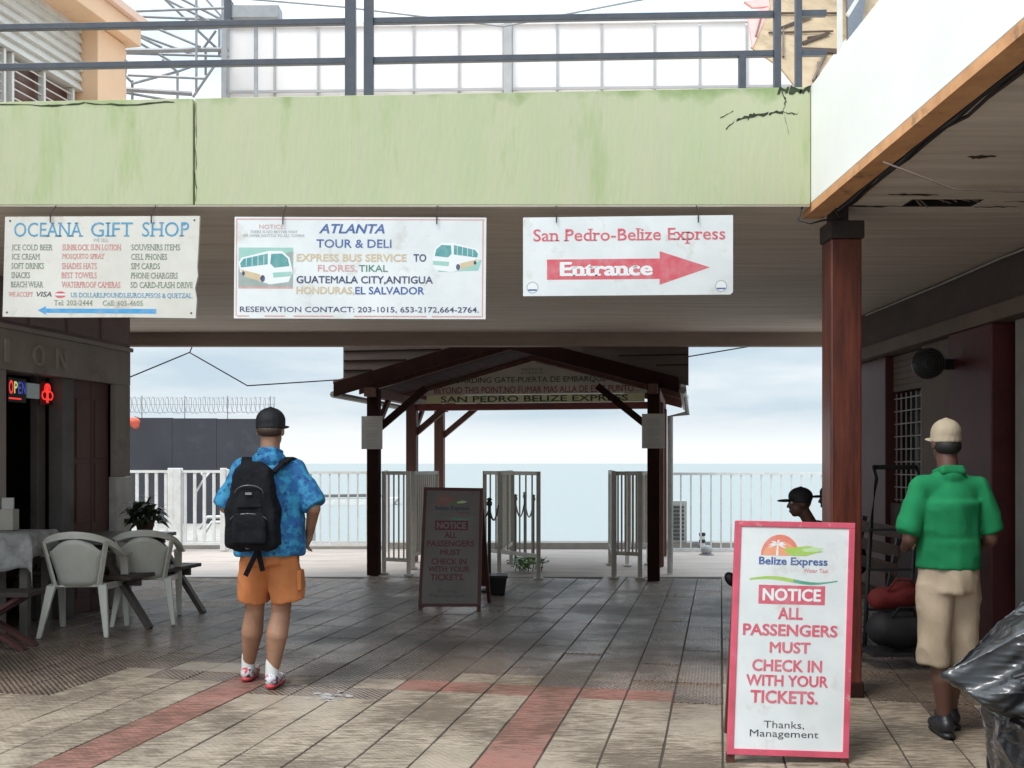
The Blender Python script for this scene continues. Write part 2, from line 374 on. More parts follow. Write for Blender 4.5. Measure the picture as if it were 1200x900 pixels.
PINK = mat('pink_frame', (.66, .1, .16), (.5, .075, .11), .5, 6, dirt=(.6,.35,.33), dscale=18, dlo=.6, dhi=.72)
CONC = mat('concrete', (.36, .33, .3), (.28, .26, .23), .85, 3, bump=.3)

# ------------------------------------------------------------------ ground, sea
def sheet(x0, x1, y0, y1, z, nm, m, kind='structure'):
    o = MB().add([(x0,y0,z),(x1,y0,z),(x1,y1,z),(x0,y1,z)], [(0,1,2,3)]).build(nm, m); o['kind'] = kind; return o
GROUND = mat('ground_concrete', (.3, .28, .25), (.24, .22, .2), .9, 2, bump=.3)
o = MB().box(-60, 60, -60, 13.6, -1.6, -.02).build('ground', GROUND); o['kind'] = 'structure'
APR = mat('pink_concrete', (.5, .42, .37), (.43, .37, .33), .8, 1.6, bump=.3, stretch=(.6, 2.5, 1), dirt=(.26, .2, .17), dscale=1.3, dlo=.5, dhi=.8)
o = MB().box(-60, 60, 13.6, 18.9, -1.7, -.012).build('dock_apron', APR); o['kind'] = 'structure'
o = MB().box(-40, 9, 18.05, 18.5, -.011, .1).build('kerb', CONC); o['kind'] = 'structure'
SEA = bpy.data.materials.new('sea'); SEA.use_nodes = True
t = SEA.node_tree; b = t.nodes['Principled BSDF']; b.inputs['Base Color'].default_value = (.255, .285, .275, 1); b.inputs['Roughness'].default_value = .45; b.inputs['Specular IOR Level'].default_value = .32
g = t.nodes.new('ShaderNodeNewGeometry'); q = t.nodes.new('ShaderNodeMapping'); q.inputs['Scale'].default_value = (.35, 1.2, 1); t.links.new(g.outputs['Position'], q.inputs['Vector'])
z = t.nodes.new('ShaderNodeTexNoise'); z.inputs['Scale'].default_value = 1.6; z.inputs['Detail'].default_value = 8; t.links.new(q.outputs[0], z.inputs['Vector'])
bb = t.nodes.new('ShaderNodeBump'); bb.inputs['Strength'].default_value = .5; bb.inputs['Distance'].default_value = .12; t.links.new(z.outputs['Fac'], bb.inputs['Height']); t.links.new(bb.outputs[0], b.inputs['Normal'])
sheet(-9000, 9000, 18.9, 9000, -.9, 'sea', SEA)
# quay strip on the far left that carries the dark wall
o = MB().box(-60, -5.75, 18.9, 30, -1.7, -.03).build('quay', mat('quay', (.45, .42, .38), (.3, .28, .25), .9, 4, bump=.5)); o['kind'] = 'structure'

# ------------------------------------------------------------------ tiled floor
TC = tile_material('cream_tile', (.45, .375, .29), (.35, .285, .215))
TG = tile_material('studded_shaded_tile', (.42, .30, .215), (.31, .215, .15), .12, 2.4, .5)  # studded tiles; their darker tone also carries shade under the ceiling
TR = tile_material('red_tile', (.36, .165, .13), (.29, .12, .095), worn=(.25, .17, .13))
floor = MB().box(-7.5, 5.2, 2.4, 13.6, -.015, -.0065).build('floor', mat('grout', (.07, .058, .045), None, .95, 10, bump=.4))
floor['kind'] = 'structure'
ca, sa = math.cos(TH), math.sin(TH)
def uv2xy(u, v): return (u*ca+v*sa, -u*sa+v*ca)
def xy2uv(x, y): return (x*ca-y*sa, x*sa+y*ca)
# strip phase: a joint at px 551,y 900
u_ref = xy2uv(*G(551, 900)[:2])[0]; v_ref = 6.5
tiles = []
for i in range(-40, 40):
    for j in range(-20, 40):
        u0, v0 = u_ref+i*TS, v_ref+j*TS
        x, y = uv2xy(u0+TS/2, v0+TS/2)
        if not (-7.2 < x < 4.9 and 2.7 < y < 13.42): continue
        if (i % 7 == 0 and i <= 0 and i > -14 and j <= 0) or (j == 0 and -4 < i < 3): red = True
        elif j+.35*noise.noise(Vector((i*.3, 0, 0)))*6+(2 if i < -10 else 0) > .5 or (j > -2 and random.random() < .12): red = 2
        else: red = False
        vis = abs(x) < .5*y+.3 and y > 4.8
        tiles.append((-(y if vis else y+50), x, y, u0, v0, red))
tiles.sort(reverse=True)
def tile_shape(M, u0, v0, dz, cen=None):
    g1, g2, c = .0055, .0006, .003
    a0, a1, b0, b1 = u0+g1, u0+TS-g1, v0+g2, v0+TS-g2
    out = []
    for (p, q_, r_, s_, zz) in ((a0, a1, b0, b1, -.007), (a0, a1, b0, b1, dz-.003), (a0+c, a1-c, b0+.0004, b1-.0004, dz)):
        for (uu, vv) in ((p, r_), (q_, r_), (q_, s_), (p, s_)):
            X, Y = uv2xy(uu, vv); out.append((X, Y, zz))
    fs = []
    for k in (0, 4):
        for j in range(4): fs.append((k+j, k+(j+1) % 4, k+4+(j+1) % 4, k+4+j))
    fs.append((8, 9, 10, 11)); M.add(out, fs)
tm = {}
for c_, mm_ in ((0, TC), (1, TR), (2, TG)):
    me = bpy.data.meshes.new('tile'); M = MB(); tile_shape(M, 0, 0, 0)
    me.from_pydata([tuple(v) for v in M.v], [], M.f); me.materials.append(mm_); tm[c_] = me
for k, (d, x, y, u0, v0, red) in enumerate(tiles[:296]):
    o = bpy.data.objects.new('tile', tm[int(red)]); col.objects.link(o); o.parent = floor
    X, Y = uv2xy(u0, v0); o.location = (X+random.uniform(-.0014, .0014), Y, random.uniform(-.0018, .0018)); o.rotation_euler = (random.uniform(-.002,.002), random.uniform(-.002,.002), 0)
M = MB()
for (d, x, y, u0, v0, red) in tiles[296:]:
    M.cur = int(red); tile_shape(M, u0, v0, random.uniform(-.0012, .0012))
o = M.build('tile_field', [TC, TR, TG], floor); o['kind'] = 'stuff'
# splash of white paint on the tiles
M = MB(); c = G(385, 817)
for k in range(26):
    a = random.uniform(0, 6.28); rr = random.random()**.7*.12; cx, cy = c.x+math.cos(a)*rr*1.1, c.y+math.sin(a)*rr*1.6; s_ = random.uniform(.006, .026)
    ph = [random.uniform(.6, 1.2) for _ in range(9)]
    M.add([(cx+math.cos(6.283*i/9)*s_*ph[i]*1.5, cy+math.sin(6.283*i/9)*s_*ph[i], .0036+.00005*k) for i in range(9)], [tuple(range(9))])
M.build('paint_splash', mat('splash', (.5, .5, .49), (.3,.28,.25), .6, 14), floor)

# ------------------------------------------------------------------ ceiling / terrace slab
M = MB(); ZC = 3.15
M.box(-8, 5.2, 6.72, 12.9, ZC, 3.32)
M.box(2.04, 5.2, -3, 6.40, ZC, 3.32)
M.box(2.04, 2.5, 6.402, 6.598, ZC, 3.32); M.box(2.96, 5.2, 6.402, 6.598, ZC, 3.32); M.box(2.04, 5.2, 6.6, 6.718, ZC+.003, 3.32)
ceiling = M.build('ceiling', CEIL); ceiling['kind'] = 'structure'
MB().box(2.5, 2.96, 6.402, 6.598, 3.27, 3.32).build('void_shade', mat('void_black', (.01,.009,.008), None, .95), ceiling)  # black boxes put the shade inside the slot into its colour
VB = mat('void_black', None)
for q_ in ((2.503,2.957,6.58,6.597,3.153,3.27), (2.503,2.957,6.403,6.41,3.153,3.27), (2.503,2.52,6.41,6.58,3.153,3.27), (2.94,2.957,6.41,6.58,3.153,3.27)): MB().box(*q_).build('void_shade', VB, ceiling)
for (xa, xb, ya, w0) in ((2.08,2.5,6.56,.03),(2.96,3.25,6.58,.02),(2.3,2.62,6.28,.03),(2.45,2.6,5.5,.04),(3.1,3.5,6.45,.015)):
    M = MB(); n_ = 10; up_ = []; dn_ = []
    for k in range(n_+1):
        t_ = k/n_; x = xa+(xb-xa)*t_; h_ = w0*math.sin(math.pi*(.08+.84*t_))*random.uniform(.4,1.2); yy = ya+random.uniform(-.012,.012); up_.append((x,yy+h_,3.1475)); dn_.append((x,yy-h_*.6,3.1475))
    M.add(up_+dn_[::-1], [tuple(range(2*n_+2))]); M.build('peeled_paint', mat('peel_dark', (.07,.05,.04), (.03,.022,.02), .95, 20), ceiling)
bp_ = root('broken_plaster', (2.73, 6.5, 3.2), 'torn strips of plaster hanging out of the dark slot in the right-hand ceiling', 'plaster')
for k in range(9):                       # torn strips of plaster hanging in the hole
    x = 2.52+k*.05; MB().beam((x, 6.44+random.random()*.1, 3.2), (x+random.uniform(.03,.16), 6.42+random.random()*.14, 3.135+random.random()*.02), .012, .004).build('plaster_strip', mat('torn_plaster', (.3, .24, .18), (.1, .08, .06), .9), bp_)
o = MB().box(-8, 5.2, 12.9, 13.05, 2.98, 3.33).build('edge_beam', mat('beam_paint', (.4, .31, .26), (.3, .24, .2), .8, 2, bump=.3, stretch=(.5, 1, 3)), bevel=.01)
tag(o, 'brown concrete edge beam along the far side of the passage ceiling above the gazebo', 'beam')

# green parapet facing the camera (top edge rises slightly to the right)
def par(x): return 3.795+(x+3.25)*.0185
M = MB(); xs = [-6.6, -2.02, 1.895]
for a, b_ in zip(xs, xs[1:]):
    a2 = a+(.006 if a > -3 else 0); b2 = b_-(.006 if b_ < 0 else 0)
    y0 = 6.5
    M.hexa([(a2, y0, 3.14), (b2, y0, 3.14), (b2, 6.715, 3.14), (a2, 6.715, 3.14)], [(a2, y0, par(a2)), (b2, y0, par(b2)), (b2, 6.715, par(b2)), (a2, 6.715, par(a2))])
def green_mat():
    m = GREEN.copy(); m.name = 'green_parapet_paint'; t = m.node_tree; n = t.nodes; b = n['Principled BSDF']; K = t.links.new
    src = b.inputs['Base Color'].links[0].from_socket
    g = n.new('ShaderNodeNewGeometry'); mp_ = n.new('ShaderNodeMapping'); mp_.inputs['Scale'].default_value = (9, 1, .5); K(g.outputs['Position'], mp_.inputs['Vector'])
    z = n.new('ShaderNodeTexNoise'); z.inputs['Scale'].default_value = 1.5; z.inputs['Detail'].default_value = 6; K(mp_.outputs[0], z.inputs['Vector'])
    r = n.new('ShaderNodeMapRange'); r.inputs['From Min'].default_value = .5; r.inputs['From Max'].default_value = .85; r.inputs['To Max'].default_value = .55; K(z.outputs['Fac'], r.inputs['Value'])
    mx = n.new('ShaderNodeMix'); mx.data_type = 'RGBA'; K(src, mx.inputs[6]); mx.inputs[7].default_value = (.46, .45, .34, 1); K(r.outputs[0], mx.inputs[0])
    # mould along the top and bottom edges
    s = n.new('ShaderNodeSeparateXYZ'); K(g.outputs['Position'], s.inputs[0])
    z2 = n.new('ShaderNodeTexNoise'); z2.inputs['Scale'].default_value = 5; z2.inputs['Detail'].default_value = 8; K(g.outputs['Position'], z2.inputs['Vector'])
    a = n.new('ShaderNodeMath'); a.operation = 'MULTIPLY_ADD'; a.inputs[1].default_value = .35; K(z2.outputs['Fac'], a.inputs[0]); K(s.outputs['Z'], a.inputs[2])
    r2 = n.new('ShaderNodeMapRange'); r2.inputs['From Min'].default_value = 3.99; r2.inputs['From Max'].default_value = 4.08; r2.inputs['To Max'].default_value = .7; K(a.outputs[0], r2.inputs['Value'])
    mx2 = n.new('ShaderNodeMix'); mx2.data_type = 'RGBA'; K(mx.outputs[2], mx2.inputs[6]); mx2.inputs[7].default_value = (.17, .27, .07, 1); K(r2.outputs[0], mx2.inputs[0])
    z3 = n.new('ShaderNodeTexNoise'); z3.inputs['Scale'].default_value = 1.1; z3.inputs['Detail'].default_value = 10; z3.inputs['Roughness'].default_value = .6; K(g.outputs['Position'], z3.inputs['Vector'])
    r3 = n.new('ShaderNodeMapRange'); r3.inputs['From Min'].default_value = .6; r3.inputs['From Max'].default_value = .64; r3.inputs['To Max'].default_value = .4; K(z3.outputs['Fac'], r3.inputs['Value'])
    mx3 = n.new('ShaderNodeMix'); mx3.data_type = 'RGBA'; K(mx2.outputs[2], mx3.inputs[6]); mx3.inputs[7].default_value = (.27, .36, .13, 1); K(r3.outputs[0], mx3.inputs[0])
    K(mx3.outputs[2], b.inputs['Base Color']); return m
GP = green_mat()
PARM = M
gp = root('balcony_parapet', (-2.3, 6.5, 3.14), 'pale green painted balcony parapet with mould cracks spanning above the three hanging signs', 'parapet')
PARM.build('parapet_wall', GP, gp, bevel=.004)
MB().box(-6.6, 1.893, 6.503, 6.713, 3.132, 3.1385).build('soffit_board', CEIL, gp)
CR = mat('black_mould', (.015, .02, .01), (.05, .07, .03), .9, 20)
def crack(pts, w, mb, y=6.4985):
    for (a, b_) in zip(pts, pts[1:]):
        A = P(a[0], a[1], 6.5); B = P(b_[0], b_[1], 6.5); n_ = 5
        last = None
        for k in range(n_+1):
            p = A.lerp(B, k/n_); ww = w*random.uniform(.4, 1.6); q = (p.x+random.uniform(-.006,.006), p.z+random.uniform(-.006,.006), ww)
            if last: mb.add([(last[0]-.3*last[2], y, last[1]-last[2]), (q[0]-.3*q[2], y, q[1]-q[2]), (q[0]+.3*q[2], y, q[1]+q[2]), (last[0]+.3*last[2], y, last[1]+last[2])], [(0,1,2,3)])
            last = q
for pts_, w_, y_ in (([(851,152),(862,140),(880,137),(900,133),(917,131)],.008,6.4985), ([(917,131),(921,118),(916,106)],.006,6.4982), ([(876,137),(884,135)],.014,6.498), ([(911,106),(925,105),(938,107),(949,104)],.017,6.4978),
    ([(919,131),(930,134),(937,131)],.003,6.4976), ([(919,133),(924,158)],.002,6.4974), ([(229,120),(230,160),(229,200),(230,236)],.006,6.4972), ([(0,122),(60,124),(100,121),(150,124),(205,119)],.005,6.4985), ([(845,137),(860,130)],.003,6.4985)):
    M = MB(); crack(pts_, w_, M, y_); M.build('crack', CR, gp)

# white parapet running towards the camera on the right
wp = root('balcony_parapet', (1.97, 1.5, 3.15), 'bright white balcony parapet with bare orange underside running over the right walkway', 'parapet')
MB().hexa([(1.9,-3,3.155),(2.035,-3,3.155),(2.035,6.714,3.155),(1.9,6.714,3.155)], [(1.9,-3,3.9),(2.035,-3,3.9),(2.035,6.714,3.9),(1.9,6.714,3.9)]).build('parapet_wall', FWHITE, wp, bevel=.004)
MB().box(1.902, 2.033, -3, 6.7, 3.1, 3.154).build('soffit_board', ORANGE, wp)

# ------------------------------------------------------------------ upper railing
rl = root('railing', (-.6, 6.62, 3.8), 'dark blue-grey steel balcony railing along the top of the green parapet', 'railing')
def rz1(x): return 4.315+(x+3.3)*.0175
def rz0(x): return 4.06+(x+3.3)*.0175
def xr(px, Y=6.62): return (px-600)*Y/1200
for (a, b_) in ((-40, 405), (438, 906), (939, 968)):
    for rz in (rz1, rz0):
        MB().beam((xr(a), 6.62, rz(xr(a))), (xr(b_), 6.62, rz(xr(b_))), .038, .038).build('rail', IRON, rl, bevel=.003)
for (a, b_, z1) in ((405,417,4.75), (427,438,4.75), (906,914,4.75), (931,938.5,4.75), (865,873,4.13), (-25,-15,4.75)):
    xa, xb = xr(a), xr(b_); MB().box(xa, xb, 6.585, 6.585+(xb-xa), par(xa)-.003, z1).build('post', IRON, rl, bevel=.003)

# ------------------------------------------------------------------ column on the right
cl = root('column', (2.11, 6.68, 0), 'polished red-brown wooden column with black cap under the parapet corner', 'column')
MB().box(2.04, 2.24, 6.55, 6.75, 0, 2.94).build('shaft', WOOD, cl, bevel=.012)
DK = mat('charred_dark', (.02, .017, .016), (.045, .03, .025), .8, 14, bump=.4)
MB().box(2.03, 2.255, 6.54, 6.765, 2.94, 3.055).build('capital', DK, cl, bevel=.01)
MB().box(2.065, 2.17, 6.6, 6.72, 3.056, 3.149).build('bracket', DK, cl, bevel=.004)
MB().box(2.03, 2.252, 6.54, 6.765, 0.0, .1).build('base', WOODD, cl, bevel=.01)

# cables
def cable(name, pts, r, m, label, group=None, sag=0):
    P2 = []
    for a, b_ in zip(pts, pts[1:]):
        a = Vector(a); b_ = Vector(b_)
        for k in range(8):
            p = a.lerp(b_, k/8); p.z -= sag*4*(k/8)*(1-k/8); P2.append(p)
    P2.append(Vector(pts[-1]))
    return tag(MB().tube(P2, r, 6).build(name, m, smooth=True), label, 'cable', group)
pts = []
for k in range(26):
    y = 6.48-k*.22; pts.append((2.065+random.uniform(-.008,.014), y, 3.118+random.uniform(-.016,.01)))
cable('cable', pts, .015, BLACK, 'thick black cable clipped along the inner edge of the orange soffit board')
pts2 = [(p[0]+.03+random.uniform(-.01,.01), p[1], p[2]-.002+random.uniform(-.01,.006)) for p in pts]
cable('cable', pts2, .009, DK, 'thin loose dark wire running beside the thick black soffit cable')
cable('cable', [P(940,243,6.52),P(935,258,6.5),P(950,262,6.47),P(965,258,6.5),P(985,256,6.5),P(978,246,6.5)], .006, BLACK, 'dangling tangle of black wire left of the column top')
cable('cable', [P(1035,190,5.2),P(1120,222,4.8),P(1230,226,4.5)], .005, mat('brown_wire',(.12,.08,.06)), 'slack brown wire sagging under the right-hand ceiling')
cable('cable', [(3.87, 11.2, 3.12), (3.86, 9.2, 3.11), (3.86, 8.1, 3.12), (3.87, 6.5, 3.1), (3.87,5.2,3.11)], .009, mat('grey_wire',(.45,.43,.4)), 'pale conduit wire along the top of the right-hand shop wall')
WIRE = mat('sky_wire', (.05, .05, .055))
cable('cable', [P(140,447,13.3),P(222,413,13.3),P(290,452,13.3),P(398,445,13.5)], .009, WIRE, 'thin overhead wire kinked across the sky left of the gazebo')
cable('cable', [P(226,404,13.3),P(222,414,13.3)], .008, WIRE, 'short wire hook hanging from the edge beam at the kink')
cable('cable', [P(806,418,13.4),P(890,404,13.3)], .009, WIRE, 'thin overhead wire right of the gazebo roof')
cable('cable', [P(268,-3,11),P(400,8,11),P(590,31,11),P(760,-2,11)], .01, STEEL, 'long sagging steel cable above the white terrace panels')

# ------------------------------------------------------------------ hanging signs
INK = lambda n, c: mat('ink_'+n, tuple(x*.95+.01 for x in c), tuple(x*.72+(.17 if 'faded' not in n and 'dark' not in n else .02) for x in c), .55, 16, lo=.42, hi=.78)
BLU = INK('blue', (.03, .09, .3)); CY = INK('cyan', (.03, .3, .6)); RED = INK('red', (.62, .09, .12)); NAVY = INK('navy', (.02, .035, .11)); GRN = INK('green', (.05, .2, .14))
OCH = INK('ochre', (.6, .47, .28)); PNK = INK('pink', (.62, .3, .27)); BLK = INK('black', (.03, .03, .035)); TEAL = INK('teal', (.07, .3, .3)); AQUA = INK('aqua', (.3, .55, .48))
OLB = INK('oldblue', (.05, .27, .45)); OLG = INK('oldgreen', (.17, .22, .15)); OLR = INK('oldred', (.6, .2, .18)); PWH = INK('white', (.78, .8, .8)); ORG = INK('orange', (.72, .3, .1)); LIM = INK('lime', (.35, .55, .08)); BPR = INK('print_red', (.62, .1, .15)); GRY = INK('grey', (.35, .36, .36))
Y = 6.44
def hang(xs, ytop, r_, m=None):
    for x in xs:
        A = P(x, ytop, Y); MB().tube([(A.x, Y-.012, A.z-.05), (A.x, Y-.012, A.z+.0), (A.x+.004, Y+.02, 3.1), (A.x, 6.515, 3.142)], .004, 6).build('hanger', DK, r_)

s1 = root('hanging_sign', P(118, 252, Y), 'weathered cream gift shop sign with blue title and blue arrow, leftmost under the parapet', 'sign', 'signs hanging under the green parapet')
f = bil(P(6,254,Y), P(234,253,Y), P(3,371,Y), P(231,373,Y), 228, 119)
poly = [(0,0),(228,0),(227.5,30),(226.5,60),(227.5,70),(224.5,84),(227,97),(226,119),(140,118.5),(60,119.5),(0,119)]
MB().prism(poly, 0, -.02, f).build('board', WHITE2, s1)
p = Print(f)
p.text('OCEANA', 11, 92, 7, 24, OLB, .0, True); p.text('GIFT', 101, 150, 7, 24, OLB, .0, True); p.text('SHOP', 161, 216, 7, 24, OLB, .0, True)
p.text('WE SELL', 104, 122, 26, 30, GRY, .0)
for k, (a, x1) in enumerate((('ICE COLD BEER', 57), ('ICE CREAM', 42), ('SOFT DRINKS', 47), ('SNACKS', 31), ('BEACH WEAR', 47))): p.text(a, 9, x1, 33+11*k, 40+11*k, OLG, .008, True)
for k, (a, x1) in enumerate((('SUNBLOCK SUN LOTION', 137), ('MOSQUITO SPRAY', 118), ('SHADES HATS', 109), ('BEST TOWELS', 109), ('WATERPROOF CAMERAS', 137))): p.text(a, 68, x1, 33+11*k, 40+11*k, OLR, .008, True)
for k, (a, x1) in enumerate((('SOUVENIRS ITEMS', 206), ('CELL PHONES', 191), ('SIM CARDS', 183), ('PHONE CHARGERS', 204), ('SD CARD-FLASH DRIVE', 222))): p.text(a, 149, x1, 33+11*k, 40+11*k, OLG, .008, True)
p.text('WE ACCEPT', 6, 35, 89.5, 95, OLR, .005, True); p.text('VISA', 39, 57, 89, 95, BLK, .01, shear=.2)
p.poly([(61+6*1+6.5*math.cos(a*.3142), 92.5+4*math.sin(a*.3142)) for a in range(20)], RED); p.rect(61, 73.5, 91.3, 93.4, PWH, .0017)
p.text('US DOLLARS,POUNDS,EUROS,PESOS & QUETZAL.', 79, 222, 90, 96.5, OLB, .005, True)
p.text('Tel: 202-2444', 60, 105, 99, 105, OLG, 0, True); p.text('Cell: 605-4605', 117, 164, 99, 105, OLG, 0, True)
p.poly([(41,111),(51,106),(50,109),(180,108.5),(180,114),(50,114),(52,117)], CY)
[p.poly([(cx+1.3*math.cos(i*.785), cy+1.3*math.sin(i*.785)) for i in range(8)], BLK) for cx, cy in ((6,5),(222,5),(5,114),(221,113))]
p.build(s1, 'lettering'); hang((60, 178), 252, s1)

s2 = root('hanging_sign', P(422, 254, Y), 'white tour and deli bus service sign with two printed buses, middle under the parapet', 'sign', 'signs hanging under the green parapet')
f = bil(P(275,254,Y), P(570,255,Y), P(274,373,Y), P(569,374,Y), 295, 119)
board(f, 295, 119, .02).build('board', WHITE, s2)
p = Print(f)
for (a, b_, c_, d_) in ((2,293,2,3.4), (2,3.2,3.4,116), (290.5,292,3.4,117)): p.rect(a, b_, c_, d_, PNK)
for (a, b_) in ((4,18),(36,60),(70,117),(141,226),(232,290)): p.rect(a, b_, 115.5, 117, PNK)
p.text('NOTICE:', 29, 59, 9, 14, PNK, 0); p.text('THERE IS NO BETTER WAY', 18, 74, 16, 19, GRY, 0, True); p.text('WE OFFER SHUTTLE TO ALL TOWNS', 9, 82, 20.5, 23.5, GRY, 0, True)
p.text('ATLANTA', 99, 176, 8, 19, BLU, .02, shear=.25); p.text('TOUR & DELI', 96, 184, 26, 36, BLU, .012)
p.text('EXPRESS BUS SERVICE', 73, 202, 43, 52, OCH, .02); p.text('TO', 210, 225, 43, 52, NAVY, .015)
p.text('FLORES,', 98, 144, 56, 65, PNK, .012); p.text('TIKAL', 146, 180, 56, 64, GRN, .012)
p.text('GUATEMALA CITY,ANTIGUA', 73, 233, 69, 79, NAVY, .016); p.text('HONDURAS,', 73, 141, 81.5, 91.5, OCH, .02); p.text('EL SALVADOR', 142, 223, 81.5, 90.5, BLU, .014)
p.text('RESERVATION CONTACT: 203-1015, 653-2172,664-2764.', 7, 287, 105, 112.5, NAVY, .012)
def bus(S, x, y, s, mir=1):
    q = lambda pts: [(x+mir*a*s, y+b*s) for a, b in pts]
    S.poly(q([(2,16),(6,10),(38,2),(54,2),(63,10),(67,27),(62,39),(40,42),(27,38),(4,27)]), PWH, .0011)
    S.poly(q([(4,17),(8,11.5),(37,5),(37,18),(5,22)]), TEAL, .0013)
    S.poly(q([(41,5.5),(54,5),(61,11),(63,20),(45,22),(40,17)]), TEAL, .0013)
    S.poly(q([(4,24),(28,30),(28,38),(10,33)]), OCH, .0013)
    S.poly(q([(43,28),(66,26.5),(65,32),(44,34)]), AQUA, .0013)
    for (cx, cy, r_) in ((31,35,4.2),(8,29,2.6)):
        S.poly(q([(cx+r_*.7*math.cos(i*.524), cy+r_*math.sin(i*.524)) for i in range(12)]), NAVY, .00145)
    for i in range(4): S.rect(*sorted((x+mir*(11+i*7)*s, x+mir*(11.6+i*7)*s)), y+6*s+(3-i)*.7, y+20*s, PWH, .00145)
p.rect(5, 69, 36, 82, AQUA, .0009); p.poly([(5,58),(69,40),(69,82),(5,82)], INK('road', (.3,.36,.33)), .001)
bus(p, 3, 38, .98); p.rect(5, 69, 82, 84, PNK, .0009)
p.poly([(232,52),(290,50),(286,62),(240,64)], AQUA, .0009); bus(p, 289, 28, .86, -1)
p.build(s2, 'lettering'); hang((332, 512), 254, s2)

s3 = root('hanging_sign', P(736, 252, Y), 'white Entrance sign with a red arrow pointing right, rightmost under the parapet', 'sign', 'signs hanging under the green parapet')
f = bil(P(613,255,Y), P(859,252,Y), P(613,347,Y), P(859,345,Y), 246, 93)
MB().prism([(0,0),(246,0),(246,90),(243,93),(0,93)], 0, -.02, f).build('board', WHITE, s3)
p = Print(f)
p.text('San Pedro-Belize Express', 12, 237, 14, 33, RED, .008, True)
p.poly([(28,50),(160,50),(160,41.5),(219,61),(160,81),(160,74),(28,74)], RED)
p.text('Entrance', 43, 152, 53, 70, PWH, .034, True)
for cx in (11, 232):
    p.poly([(cx+7*math.cos(i*.393), 83+7*math.sin(i*.393)) for i in range(16)], GRY); p.poly([(cx+6*math.cos(i*.393), 83+6*math.sin(i*.393)) for i in range(16)], PWH); p.rect(cx-5, cx+5, 85, 87, BLU)
p.build(s3, 'lettering'); hang((652, 818), 252, s3)

